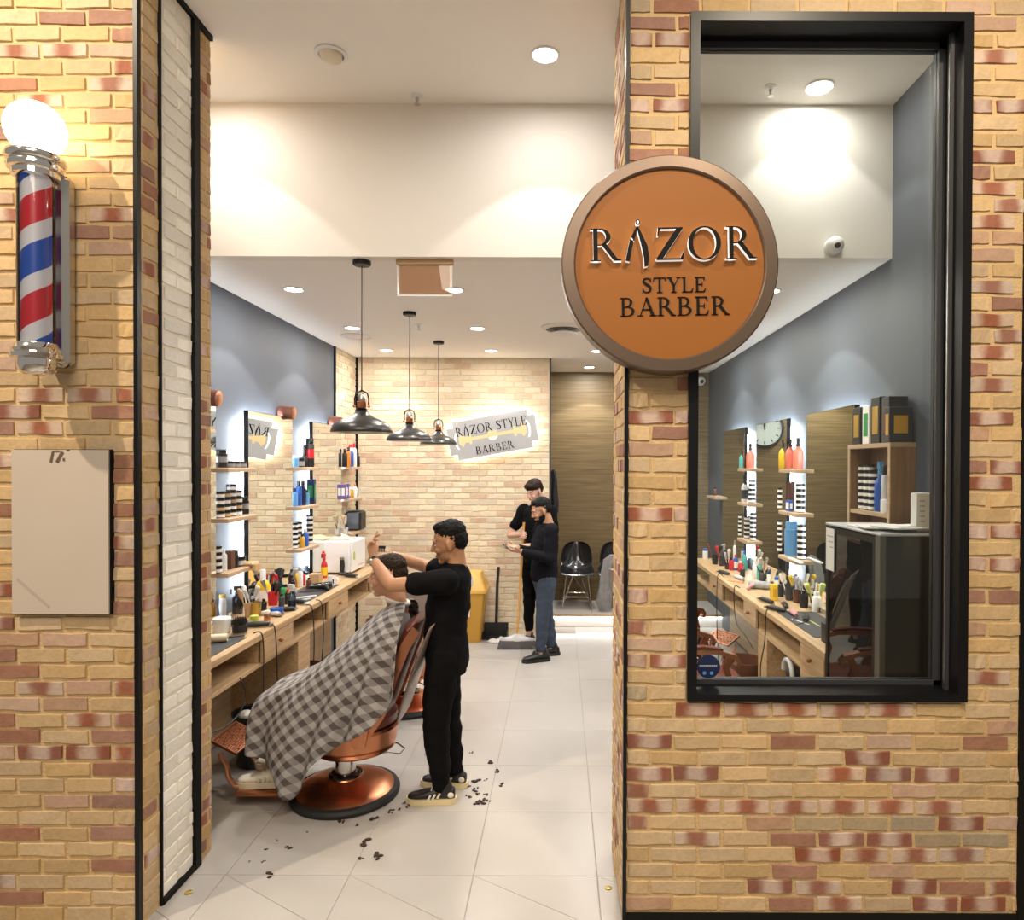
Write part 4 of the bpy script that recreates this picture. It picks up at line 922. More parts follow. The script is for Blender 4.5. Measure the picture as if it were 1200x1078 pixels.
for p,l in ((324,'near'),(338,'far')):
    o = root('pump_bottle', msh(('pump_bottle',1), lambda: MB().lathe([(.038,0),(.044,.01),(.046,.05),(.040,.085),(.03,.10),(.026,.105)],20),'amber'), LB(p,690), f'round brown pump bottle, the {l} one on the left worktop','bottle','brown pump bottles')
    link('pump', msh(('pump',1), lambda: MB().lathe([(.028,.10),(.030,.125),(.018,.13),(.016,.15)],14).box((-.012,-.045,.15),(.014,.014,.175)).lathe([(.026,.12),(.030,.165)],12),'black_plastic'), o)
bottle(LB(347,688),'yellow tube shaped bottle on the left worktop',.15,.018,'yellow','yellow'); bottle(LB(351.5,687),'white bottle with grey cap on the left worktop',.17,.026,'white_plastic','grey'); bottle(LB(356,686),'red bottle with black cap on the left worktop',.13,.024,'red'); can(LB(359.5,686),'white can beside the red bottle on the left worktop',.12,.016,'paper','black_gloss')
o = pack(LB(369.5,683),'small wooden box on the left worktop',.10,.10,.085,'oak',name='wooden_box')
for p,y,l in ((368,673,'far'),(380,677,'near')): spray(LB(p,y),f'red spray bottle with yellow label, the {l} one by the white cabinet',.23,.030,'red','red',lab='yellow',rz=2.0)
t = thing('mug', LB(388.5,686), 'white mug at the left worktop edge', 'mug'); MB().lathe([(.034,0),(.037,.004),(.037,.085),(.033,.085),(.032,.01)],22).build('mug_body','white_plastic',t,smooth=True)
MB().tube([(.036,-.0,.07),(.058,-.0,.065),(.062,0,.045),(.055,0,.025),(.036,0,.02)],.005,8).build('handle','white_plastic',t,smooth=True); MB().box((.022,-.038,.02),(.030,-.030,.06)).build('print','black_plastic',t)
clipper(LB(401,674),'black clipper standing in its charger by the white cabinet',.2,upright=True); clipper(LB(412,677),'black and white clipper lying at the far left worktop edge',-.4,'black_plastic','white_plastic'); clipper(LB(352,708),'black clipper with long cable over the worktop edge',-.5,'black_plastic','white_plastic')
comb(LB(358,700)+ZM,'white comb on the middle worktop mat',.7,'paper'); comb(LB(364,694)+ZM,'black comb on the middle worktop mat',.4); comb(LB(352,704)+ZM,'grey comb on the middle worktop mat',1.0,'silver')
t = thing('hair_dryer', LB(377,691)+ZM+Vector((0,0,.03)), 'black hair dryer lying on the left worktop', 'hair dryer',rotz=.4)
MB().lathe([(.020,-.10),(.026,-.04),(.032,.02),(.032,.07),(.024,.085)],18,axis=(1,0,0)).build('barrel','black_gloss',t,smooth=True); MB().cap([(Vector((.03,-.03,0)),.017),(Vector((.045,-.13,-.010)),.015)],10).build('handle','black_plastic',t,smooth=True)
for p,y,c,cp,h,l in ((290,712,'black_plastic','black_gloss',.15,'tall black bottle beside the yellow bottle'),(296,716,'charcoal','silver',.11,'short charcoal bottle in the left clutter'),(309,716,'black_gloss','black_plastic',.09,'squat black bottle in front of the tool cups'),(330,711,'charcoal','black_plastic',.10,'dark bottle near the blue bowls'),(337,708,'black_plastic','red',.12,'black bottle with red cap near the clear spray bottle'),(343,696,'black_gloss','black_gloss',.14,'black bottle behind the clear spray bottle'),(362,690,'brown','black_gloss',.10,'brown bottle near the wooden box')): bottle(LB(p,y),l,h,.022,c,cp)
clipper(LB(333,717),'black clipper lying beside the blue bowls',.6); clipper(LB(278,733),'black clipper lying behind the bristled brush',.2); clipper(LB(318,722),'silver clipper lying by the copper can',-.3,'silver','steel')
# white steriliser cabinet
t = thing('towel_cabinet', (-2.33,3.72,ZB), 'white towel warmer cabinet at the far end of the left worktop', 'cabinet')
MB().bbox((0,0,.018),(.265,.46,.325),.010).build('cabinet_body','white_plastic',t)
dr = MB().bbox((.266,.008,.024),(.286,.452,.318),.005).build('door','white_plastic',t); MB().bbox((.287,.05,.14),(.300,.075,.22),.004).build('handle','lime',dr); MB().box((.2865,.20,.06),(.2875,.42,.07)).build('print_line','pink',dr)
for (x_,y_) in ((.03,.03),(.23,.03),(.03,.43),(.23,.43)): MB().lathe([(.014,0),(.014,.018)],10,(x_,y_,0)).build('foot','black_plastic',t)
b = MB(); n_=14; vs=[]; q=random.Random(8)
for i in range(n_):
    for j in range(n_):
        u,v=i/(n_-1),j/(n_-1); e_=min(u,1-u,v,1-v); vs.append(((u-.5)*.20,(v-.5)*.24,.006+.035*min(1,e_*4)*(.6+.4*math.sin(9*u+4*v))+q.uniform(0,.004)))
b.add(vs,[(i*n_+j,(i+1)*n_+j,(i+1)*n_+j+1,i*n_+j+1) for i in range(n_-1) for j in range(n_-1)]); o = b.build('towel','towel_cream',None,(-2.20,3.92,ZB+.326),smooth=True) if mat('towel_cream',(.74,.62,.42),.9) else None
o.modifiers.new('thickness','SOLIDIFY').thickness = .006; tag(o,'crumpled cream towel on top of the white cabinet','towel')
# cables under the left bench
def cable(pts, label, r=.004):
    P_ = [Vector(p) for p in pts]; out = []
    for i in range(len(P_)-1):
        a,b_,c,d = P_[max(i-1,0)],P_[i],P_[i+1],P_[min(i+2,len(P_)-1)]
        for k in range(8):
            t_ = k/8; out.append(.5*((2*b_)+(c-a)*t_+(2*a-5*b_+4*c-d)*t_*t_+(3*b_-a-3*c+d)*t_**3))
    out.append(P_[-1]); o = MB().tube(out,r,6).build('cable','black_plastic',smooth=True); return tag(o,label,'cable')
xf = -1.885
cable([(xf-.05,1.36,.925),(xf,1.38,.90),(xf+.004,1.385,.6),(xf-.01,1.39,.30),(xf-.02,1.39,.08)],'black cable hanging beside the first left drawer')
cable([(xf-.03,1.56,.925),(xf,1.57,.89),(xf+.012,1.575,.55),(xf,1.58,.30),(xf+.01,1.58,.12)],'black cable hanging across the first left drawer')
cable([(xf-.02,1.12,.72),(xf+.01,1.13,.62),(xf,1.05,.52),(xf-.05,.85,.50),(xf-.15,.70,.62)],'black cable looping under the near left bench')
cable([(xf-.04,2.22,.925),(xf,2.24,.88),(xf+.008,2.25,.55),(xf-.03,2.27,.1)],'black cable hanging in the left bench gap'); cable([(xf-.04,2.42,.925),(xf,2.44,.88),(xf+.008,2.45,.6),(xf-.03,2.46,.2)],'thin black cable hanging left of the second drawer')
# bucket under bench
def bucket(loc,label,r=.15,h=.27,m='black_gloss',paper=False):
    t = thing('waste_bucket',loc,label,'bin'); MB().lathe([(r*.8,0),(r*.84,.008),(r,h),(r*1.03,h),(r*1.03,h+.012),(r*.97,h+.012),(r*.95,h),(r*.78,.012)],28).build('bucket_body',m,t,smooth=True)
    for s_ in (-1,1): MB().ell((s_*r*.98,0,h*.86),(.012,.02,.02),n=10,k=8).build('handle_lug','copper',t,smooth=True)
    if paper: MB().ell((-.06,-.05,h),(.05,.045,.03),n=10,k=7).build('crumpled_tissue','paper',t)
bucket((-2.02,1.62,0),'black waste bucket with white tissue under the left bench',.16,.33,paper=True)
bucket((-2.10,2.62,0),'dark waste bucket under the middle of the left bench',.16,.33,'brown')

# -------- right bench things
def RBp(px,py):
    p = PZ(px,py,ZB); p.z = ZB+.0005; p.x = min(max(p.x,1.60), XR-.09); return p
can(RBp(826.5,655),'white can with blue cap at the far end of the right worktop',.12,.03,'white_plastic','blue')
for i,(p,y,m_,tl,l) in enumerate(((838,661,'black_plastic',('copper','black_plastic','steel','brown','black_plastic'),'far black cup of brushes on the right worktop'),(846,663,'charcoal',('black_plastic','steel','red','black_plastic'),'second cup of brushes on the right worktop'),(853,667,'black_gloss',('silver','black_plastic','paper'),'black shiny cup of tools on the right worktop'),(903,680,'charcoal',('tan','black_plastic','steel','paper'),'grey cup with a wooden brush on the right worktop'),(925,703,'charcoal',('paper','silver','black_plastic'),'cup of white handled tools on the right worktop'),(942,712,'black_plastic',('steel','silver','black_plastic','steel'),'black cup of steel tools on the right worktop'),(934,706,'brown',('tan','yellow','steel'),'brown cup with yellow tool on the right worktop'),(961,716,'black_gloss',('steel','paper','lime'),'black cup beside the fridge'))):
    cup_of_tools(RBp(p,y),l,.036 if i<3 else .034,.10,m_,tl,40+i)
for p,y,c,cp,h,l in ((857,668,'red','black_gloss',.13,'red bottle among the far right tools'),(862,668,'blue','red',.16,'blue bottle with red cap on the right worktop'),(868,670,'red','white_plastic',.11,'red bottle with white cap on the right worktop'),(874,662,'white_plastic','white_plastic',.27,'tall white bottle on the right worktop'),(880,668,'teal','blue',.20,'teal bottle with blue cap on the right worktop'),(911,685,'navy','white_plastic',.17,'navy bottle with white cap on the right worktop'),(917,690,'blue','black_gloss',.14,'blue bottle beside the navy one'),(955.5,717,'white_plastic','white_plastic',.15,'white bottle beside the fridge on the right worktop')):
    bottle(RBp(p,y),l,h,.027,c,cp,'paper' if c in('navy','blue') else None)
spray(RBp(887,676),'white spray bottle on the right worktop',.20,.040,'white_plastic','white_plastic',rz=1.0); spray(RBp(898,679),'white and teal spray bottle on the right worktop',.20,.040,'teal','white_plastic',rz=.6)
t = thing('hair_dryer', RBp(889,690)+Vector((0,0,.035)), 'grey ribbed hair dryer lying on the right worktop', 'hair dryer',rotz=2.6)
b = MB().lathe([(.025,-.11),(.032,-.08),(.030,-.07),(.035,-.06),(.032,-.05),(.036,-.04),(.033,-.03),(.036,-.02),(.036,.07),(.028,.085)],18,axis=(1,0,0)); b.build('barrel','grey',t,smooth=True); MB().cap([(Vector((.04,.03,0)),.017),(Vector((.06,.13,-.015)),.015)],10).build('handle','pink',t,smooth=True)
pack(RBp(906.5,703),'yellow box on the right worktop',.045,.07,.125,'yellow','mustard')
for p,y,c,cp,h,l in ((915,699,'black_plastic','black_gloss',.13,'black bottle behind the yellow box on the right worktop'),(921,697,'charcoal','silver',.12,'charcoal bottle by the blue bottle on the right worktop'),(948,708,'black_gloss','black_plastic',.15,'tall black bottle behind the white bottle on the right worktop'),(929,697,'black_plastic','white_plastic',.14,'black bottle with white cap on the right worktop'),(893,682,'charcoal','black_gloss',.11,'dark bottle between the white spray bottles'),(870,676,'black_plastic','red',.10,'small black bottle with red cap on the right worktop')): bottle(RBp(p,y),l,h,.024,c,cp)
clipper(RBp(920,712),'black clipper in the middle of the right worktop',1.4); clipper(RBp(909,716),'black straightener shaped clipper by the yellow box',2.2); clipper(RBp(866,679),'silver clipper on the far right worktop',1.8,'silver','steel')
clipper(RBp(898,706),'black clipper at the right worktop edge',1.9); clipper(RBp(930,721),'pink and white clipper on the right worktop',1.5,'pink','white_plastic'); clipper(RBp(944,727),'black clipper near the fridge on the right worktop',1.2); clipper(RBp(848,673),'black clipper at the far right worktop edge',2.0)
comb(RBp(938,729),'white comb near the fridge on the right worktop',1.9,'paper'); comb(RBp(955,731),'yellow green comb near the fridge on the right worktop',1.6,'lime'); comb(RBp(862,682),'red comb on the far right worktop',2.2,'coral')
o = MB().box((1.60,1.35,0),(1.88,2.1,.004)).build('bench_mat','charcoal',None,(0,0,ZB)); tag(o,'dark rubber mat on the right worktop','mat')
pack((1.68,1.16,ZB+.0005),'black box at the near end of the right worktop',.14,.22,.12,'black_plastic',name='black_box')
cable([(1.57,2.1,.925),(1.515,2.06,.925),(1.510,2.08,.70),(1.50,2.15,.45),(1.55,2.2,.1)],'black cable hanging by the right bench leg'); cable([(1.57,3.0,.925),(1.515,2.98,.925),(1.510,2.9,.66),(1.515,2.6,.60),(1.515,2.4,.56)],'black cable drooping under the right worktop'); cable([(1.57,3.6,.925),(1.515,3.6,.925),(1.510,3.6,.5),(1.53,3.6,.1)],'black cable hanging at the far right bench')
bucket((1.50,2.62,0),'dark brown waste bin by the right bench',.17,.40,'brown')
t = thing('hanging_dryer',(1.56,1.72,.575),'silver hair dryer hanging under the right worktop','hair dryer'); 
b = MB(); b.tube([(.0,.09*math.cos(a),.09*math.sin(a)) for a in [i*.35 for i in range(13)]],.016,10); b.build('hose','silver',t,smooth=True); MB().ell((.03,-.02,0),(.05,.06,.06)).build('motor','charcoal',t,smooth=True); MB().box((0,-.012,.06),(.02,.012,.095)).build('hook','steel',t)
# -------- shelf unit by the window and boxes
t = thing('shelf_unit',(1.86,.92,1.30),'brown wooden open shelf unit on the right wall','shelf unit')
y1_,h_ = .55,.80
for nm,a,c,m_ in (('side_panel',(0,0,0),(.14,.022,h_),'oak_brown'),('side_panel',(0,y1_-.022,0),(.14,y1_,h_),'oak_brown'),('top_panel',(-.006,-.004,h_),(.14,y1_+.004,h_+.026),'oak_edge'),('shelf_board',(0,.022,.395),(.14,y1_-.022,.418),'oak_edge'),('bottom_panel',(0,.022,0),(.14,y1_-.022,.022),'oak_edge'),('back_panel',(.13,.022,.022),(.139,y1_-.022,h_),'oak_brown'),('face_edge',(-.006,-.002,0),(0,.024,h_),'oak_edge'),('face_edge',(-.006,y1_-.024,0),(0,y1_+.002,h_),'oak_edge')): MB().box(a,c).build(nm,m_,t)
zt_ = 1.30+.826+.001
pack((1.93,1.40,zt_),'black and gold clipper box, the far one on the shelf unit',.11,.11,.235,'black_plastic','gold'); pack((1.93,1.27,zt_),'white box with green stripe on the shelf unit',.11,.09,.235,'paper','green'); pack((1.93,1.145,zt_),'tall black and gold box on the shelf unit',.11,.11,.275,'black_plastic','gold'); pack((1.93,1.02,zt_),'dark box behind the yellow lettered one on the shelf unit',.11,.09,.265,'charcoal','brown')
pack((1.915,.945,zt_+.0),'square black box with yellow panel at the near end of the shelf unit',.13,.055,.20,'purple' if False else 'charcoal','mustard')
for j,yy in enumerate((1.40,1.325,1.255)):
    for k in range(7 if j<2 else 6): jar((1.925,yy,1.30+.4185+k*.0405),f'{ORD[k]} black jar of the {("far","middle","near")[j]} stack inside the brown shelf unit',.040,.033,group='jars in the brown shelf unit')
spray((1.925,1.18,1.30+.4185),'blue spray bottle inside the brown shelf unit',.30,.032,'blue','skyblue',rz=1.3); can((1.925,1.10,1.30+.4185),'silver can inside the brown shelf unit',.28,.028,'silver'); jar((1.895,1.03,1.30+.4185),'white jar inside the brown shelf unit',.08,.035,'white_plastic','white_plastic','white_plastic',name='jar')
# -------- fridge
t = thing('display_fridge',(1.53,.34,0),'dark glass door display fridge behind the window','fridge')
FW,FD,FH = .32,.66,1.655
MB().box((.03,.02,.06),(FW,FD,.10)).box((.03,.02,FH-.05),(FW,FD,FH)).box((FW-.02,.02,.1),(FW,FD,FH-.05)).box((.03,.02,.1),(FW-.02,.045,FH-.05)).box((.03,FD-.025,.1),(FW-.02,FD,FH-.05)).build('fridge_body',mat('fridge_body',(.05,.05,.042),.22,coat=.3),t)
MB().box((0.0,0,.0),(FW,FD,.06)).build('plinth','black_plastic',t); MB().bbox((-.004,-.002,FH),(FW,FD,FH+.012),.003).build('top_edge','silver',t)
MB().bbox((0,0,.07),(.03,.055,FH),.003).build('corner_post',mat('olive_metal',(.17,.165,.135),.35,.4),t)
d_ = MB().box((.002,.055,.08),(.022,.085,FH-.01)).box((.002,FD-.03,.08),(.022,FD,FH-.01)).box((.002,.085,.08),(.022,FD-.03,.11)).box((.002,.085,FH-.04),(.022,FD-.03,FH-.01)).build('door','black_metal',t); MB().box((.008,.085,.11),(.014,FD-.03,FH-.04)).build('door_glass','smoked_glass',d_)
for z_ in (.45,.80,1.05,1.30): MB().box((.04,.05,z_),(FW-.03,FD-.03,z_+.012)).build('wire_shelf','steel',t)
MB().box((-.001,FD-.115,1.40),(.001,FD-.004,1.638)).build('notice','paper',t)
for k in range(3): MB().box((-.0016,FD-.105,1.59-.03*k),(-.001,FD-.02-.02*k,1.596-.03*k)).build('notice_line','grey',t)
for k,(y_,z_,c) in enumerate(((.2,.812,'red'),(.3,.812,'brown'),(.4,.812,'amber'),(.5,.812,'red'),(.25,1.062,'brown'),(.42,1.062,'amber'),(.3,1.312,'tan'),(.45,1.312,'brown'))):
    can((1.53+.18,.34+y_,z_+.001),f'{c} drink can on fridge shelf {dict([(.812,"low"),(1.062,"middle"),(1.312,"high")])[z_]}, {"near" if y_<.3 else "centre" if y_<.42 else "far"} side',.12,.032,c,'silver',group='drinks in the fridge',name='drink_can')
for k,(dx,dy,rz_,l) in enumerate(((.17,.35,.1,'lowest'),(.15,.22,-.2,'middle'),(.20,.14,.25,'top'))):
    o = MB().bbox((-.14,-.10,0),(.14,.10,.008),.002).build('magazine','paper',None,(1.53+dx+.0,.34+dy,FH+.013+k*.0085),rotz=rz_); tag(o,f'{l} white magazine lying on the fridge','magazine')
    MB().box((-.09,-.07,.008),(.03,-.02,.0083)).build('cover_print','charcoal',o)
t = thing('file_box',(1.80,.46,FH+.0135),'white and green upright file on the fridge end','file'); MB().bbox((-.05,-.03,0),(.05,.03,.19),.002).build('file_body','paper',t); MB().box((.051,-.03,0),(.085,.03,.19)).build('green_spine','green',t)
for k in range(5): MB().box((-.035,-.0312,.05+k*.025),(-.01,-.0300,.054+k*.025)).build('print_line','grey',t)
MB().box((.022,-.0312,.02),(.034,-.030,.17)).build('print_bar','charcoal',t)
# window sticker
c0 = PY(830,781,GY); t = thing('window_sticker',(c0.x,GY-.002,c0.z),'round navy sticker on the window pane','sticker')
MB().lathe([(.052,0),(.052,.0015)],36,axis=(0,-1,0)).build('disc','navy',t)
for k in range(9): MB().box((-.040+k*.009,-.0022,.002),(-.034+k*.009,-.0016,.008)).build('lettering','silver',t)
for dx in (-.018,.014): MB().lathe([(.008,0),(.008,.0007)],12,(dx,-.0016,-.028),axis=(0,-1,0)).build('icon','skyblue',t)
# -------- clock on the wood wall
t = thing('wall_clock',(1.05,YREC-.002,2.50),'round pale wall clock on the wood wall','clock')
MB().lathe([(.255,0),(.27,.02),(.262,.045),(.235,.05),(.232,.03)],40,axis=(0,-1,0)).build('rim','charcoal',t,smooth=True); MB().lathe([(.234,.0),(.234,.034)],40,axis=(0,-1,0)).build('dial',mat('dial',(.55,.62,.60),.5),t)
for k in range(12):
    a = R(30*k); MB().box((-.006,-.038,.175),(.006,-.034,.215),0,Matrix.Rotation(a,3,'Y')).build('hour_mark','black_plastic',t)
for a,l,wd in ((12,.13,.010),(-8,.19,.007)): MB().box((-wd/2,-.040,-.02),(wd/2,-.036,l),0,Matrix.Rotation(R(a),3,'Y')).build('hand','black_plastic',t)
# ================================================================== BARBER CHAIRS (local x = forward)
def flat_arm(b, pts, w, h):
    """bar of rectangular section along pts in the xz plane at given y"""
    pts = [Vector(p) for p in pts]; k = len(pts); vs = []; fs = []
    for i,p in enumerate(pts):
        t = (pts[min(i+1,k-1)]-pts[max(i-1,0)]).normalized(); n = Vector((-t.z,0,t.x)); y = Vector((0,1,0))
        for (a,c) in ((-1,-1),(1,-1),(1,1),(-1,1)): vs.append(p+n*a*h/2+y*c*w/2)
    for i in range(k-1):
        for j in range(4): fs.append((i*4+j,i*4+(j+1)%4,(i+1)*4+(j+1)%4,(i+1)*4+j))
    fs += [(3,2,1,0),tuple((k-1)*4+j for j in range(4))]; b.add(vs,fs); return b
def barber_chair(loc, yaw, label):
    t = thing('barber_chair', loc, label, 'barber chair', 'copper barber chairs', yaw)
    MB().lathe([(.305,.0),(.318,.006),(.322,.024),(.312,.040),(.290,.046)],56).build('base_rim','rubber',t,smooth=True)
    MB().lathe([(.292,.042),(.270,.058),(.215,.082),(.150,.102),(.105,.112),(.10,.12)],56).build('base','copper',t,smooth=True)
    MB().lathe([(.102,.112),(.098,.128),(.080,.136),(.066,.138)],40).build('base_collar','black_gloss',t,smooth=True)
    MB().lathe([(.060,.13),(.060,.30)],32).build('column','chrome',t,smooth=True)
    b = MB(); b.tube([(-.06,-.05,.285),(-.16,-.14,.27),(-.26,-.22,.215),(-.30,-.25,.17),(-.275,-.22,.145),(-.18,-.12,.20),(-.08,-.02,.235)],.006,8); b.build('pump_lever','chrome',t,smooth=True)
    # seat frame drum
    rings = []
    for z_,f in ((.285,.86),(.30,.93),(.315,.90),(.33,.95),(.41,1.0),(.425,1.02),(.44,.98)): rings.append(((-.05,0,z_),(.265*f,0,0),(0,.25*f,0)))
    MB().loft(rings,40).build('seat_frame','copper',t,smooth=True,sharp=25)
    MB().loft([((-.03,0,.44),(.25,0,0),(0,.245,0)),((-.03,0,.455),(.275,0,0),(0,.27,0)),((-.03,0,.50),(.278,0,0),(0,.272,0)),((-.03,0,.53),(.25,0,0),(0,.245,0)),((-.03,0,.538),(.18,0,0),(0,.18,0))],32).build('seat_cushion','leather',t,smooth=True)
    for k in range(3):
        a = R(-40+40*k-90); MB().box((-.006,-.004,-.05),(.006,.004,.05),0,Matrix.Rotation(a+R(90),3,'Z'),(-.05+.272*math.cos(a),.272*math.sin(a),.36)).build('frame_rib','copper_dark',t)
    # backrest
    prof = [(-.235,.50),(-.27,.62),(-.325,.78),(-.385,.94),(-.425,1.04),(-.455,1.075)]
    rings = []
    for i,(x_,z_) in enumerate(prof):
        wy = (.20,.235,.245,.245,.225,.16)[i]; th = (.035,.05,.05,.048,.04,.02)[i]; tn = Vector((prof[min(i+1,5)][0]-prof[max(i-1,0)][0],0,prof[min(i+1,5)][1]-prof[max(i-1,0)][1])).normalized(); nn = Vector((tn.z,0,-tn.x))
        rings.append(((x_,0,z_), nn*th, (0,wy,0)))
    MB().loft(rings,32).build('backrest','leather',t,smooth=True)
    rings2 = [((c[0]-.065,0,c[2]+.0), Vector(u)*.35, Vector(v)*.93) for c,u,v in [(Vector(a),b_,c_) for a,b_,c_ in rings]]
    MB().loft([((c[0]-.055,0,c[2]),u,v) for c,u,v in rings2],28).build('back_shell','back_shell',t,smooth=True)
    for s_ in (-1,1):
        b = MB(); flat_arm(b,[(-.12,s_*.262,.40),(-.20,s_*.262,.46),(-.27,s_*.258,.56),(-.315,s_*.255,.68),(-.36,s_*.252,.82),(-.42,s_*.247,.96),(-.475,s_*.235,1.05)],.022,.055); b.build('back_frame','copper',t)
        for (x_,z_) in ((-.22,.50),(-.28,.60)): MB().ell((x_,s_*.277,z_),.010,n=10,k=8).build('rivet','copper_light',t,smooth=True)
        b = MB(); flat_arm(b,[(-.33,s_*.27,.74),(-.20,s_*.272,.755),(0,s_*.272,.75),(.05,s_*.272,.735),(.12,s_*.272,.715),(.145,s_*.272,.68),(.13,s_*.272,.65)],.062,.028); ar = b.build('armrest','copper_light',t)
        flat_arm(MB(),[(-.28,s_*.272,.772),(-.1,s_*.272,.782),(.03,s_*.272,.764)],.052,.016).build('arm_pad','leather',ar)
        b = MB(); flat_arm(b,[(.09,s_*.272,.715),(.055,s_*.272,.64),(.08,s_*.27,.56),(.07,s_*.265,.47),(.04,s_*.262,.40)],.030,.045); b.build('arm_post','copper',t)
        b = MB(); flat_arm(b,[(-.28,s_*.30,.74),(-.24,s_*.265,.62),(-.20,s_*.285,.50),(-.18,s_*.28,.40)],.028,.040); b.build('arm_post','copper',t)
    # leg rest and footrest
    rot = Matrix.Rotation(R(-22),3,'Y'); MB().bbox((-.03,-.20,-.20),(.03,.20,.03),.02).build('leg_rest','leather_dark',t,(.265,0,.40)).rotation_euler = (0,R(-16),0)
    for s_ in (-1,1):
        b = MB().tube([(.20,s_*.17,.36),(.27,s_*.185,.28),(.285,s_*.19,.18),(.27,s_*.19,.115),(.31,s_*.19,.092),(.45,s_*.19,.092),(.56,s_*.19,.10)],.016,10); b.build('footrest_arm','copper',t,smooth=True)
        b = MB().tube([(.54,s_*.15,.10),(.60,s_*.15,.115),(.635,s_*.15,.17),(.645,s_*.15,.235),(.675,s_*.15,.275),(.69,s_*.14,.30)],[.014,.016,.015,.014,.013,.012],10); b.build('flap_arm','copper_light',t,smooth=True)
    fp = MB().bbox((.29,-.19,.070),(.585,.19,.098),.006).build('foot_plate','copper',t)
    for k in range(4): MB().box((.30,-.17+.095*k,.098),(.58,-.155+.095*k,.102)).build('plate_rib','copper_light',fp)
    MB().bbox((.30,-.205,.072),(.50,-.192,.112),.004).build('side_rail','copper_light',fp)
    rot = Matrix.Rotation(R(-27),3,'Y'); ctr = Vector((.665,0,.335))
    fl_ = MB().box((-.085,-.15,-.006),(.085,.15,.006),0,rot,ctr).build('foot_flap','copper_dark',t)
    b = MB(); c_ = .047; w_ = .0065; h0,h1 = .006,.010
    for i in range(3):
        for j in range(6):
            x_,y_ = -.072+i*c_, -.139+j*c_; e_ = c_-.007; fl = (i+j) % 2
            bars = [(0,0,e_,w_),(0,0,w_,e_),(0,e_-w_,e_*.75,e_),(e_-w_,0,e_,e_*.62),(e_*.40,e_*.40,e_,e_*.40+w_),(e_*.40,e_*.40,e_*.40+w_,e_*.72)]
            for (u0,v0,u1,v1) in bars:
                if fl: u0,u1,v0,v1 = e_-u1,e_-u0,e_-v1,e_-v0
                b.box((x_+u0,y_+v0,h0),(x_+u1,y_+v1,h1),0,rot,ctr)
    for a,c in (((-.085,-.15,.006),(.085,-.142,.010)),((-.085,.142,.006),(.085,.15,.010)),((-.085,-.15,.006),(-.078,.15,.010)),((.078,-.15,.006),(.085,.15,.010))): b.box(a,c,0,rot,ctr)
    o = b.build('key_relief','copper_light',fl_); o['kind'] = 'stuff'
    return t
mat('back_shell',(.34,.27,.23),.3,.35)
CH = (-1.295,1.18,0)
ch1 = barber_chair(CH, math.pi, 'copper barber chair with the caped customer in it')
def chair_copy(loc, yaw, label):
    c = copy_tree(ch1); c.location = loc; c.rotation_euler = (0,0,yaw); c['label'] = label; return c
chair_copy((-1.26,2.66,0), R(118), 'empty copper barber chair behind the caped customer')
chair_copy((1.03,1.88,0), 0.08, 'copper barber chair arms seen low through the window, nearer one')
chair_copy((1.0,3.25,0), 0.55, 'copper barber chair seen low through the window, farther one')

# ================================================================== BACK OF THE SHOP
t = thing('swing_bin', (PZ(546,751,0).x, YBACK-.28, 0), 'yellow swing lid bin against the brick back wall', 'bin')
def rrect(hx,hy,z,cx=0,cy=0):
    e = .02; return [(-hx+e,-hy),(hx-e,-hy),(hx,-hy+e),(hx,hy-e),(hx-e,hy),(-hx+e,hy),(-hx,hy-e),(-hx,-hy+e)]
def taper(hx0,hy0,hx1,hy1,z0,z1):
    a = rrect(hx0,hy0,0); c = rrect(hx1,hy1,0); vs = [(x,y,z0) for x,y in a]+[(x,y,z1) for x,y in c]
    return vs, [(i,(i+1)%8,8+(i+1)%8,8+i) for i in range(8)]+[tuple(reversed(range(8))),tuple(range(8,16))]
b = MB(); b.add(*taper(.17,.14,.225,.19,0,.56)); b.build('bin_body','bin_yellow',t)
b = MB(); b.add(*taper(.245,.205,.24,.20,.56,.60)); b.add(*taper(.235,.195,.165,.12,.60,.78)); b.build('lid','bin_lid_yellow',t)
vs=[(-.10,-.176,.645),(.10,-.176,.645),(.085,-.138,.745),(-.085,-.138,.745)]; b = MB().add([(x,y-.004,z) for x,y,z in vs]+vs,[(0,1,2,3),(7,6,5,4),(0,4,5,1),(1,5,6,2),(2,6,7,3),(3,7,4,0)]); b.build('flap','grey',t)
MB().box((-.06,-.196,.30),(.06,-.189,.44)).build('sticker','paper',t); MB().box((-.03,-.199,.33),(.02,-.196,.40)).build('sticker_mark','charcoal',t)
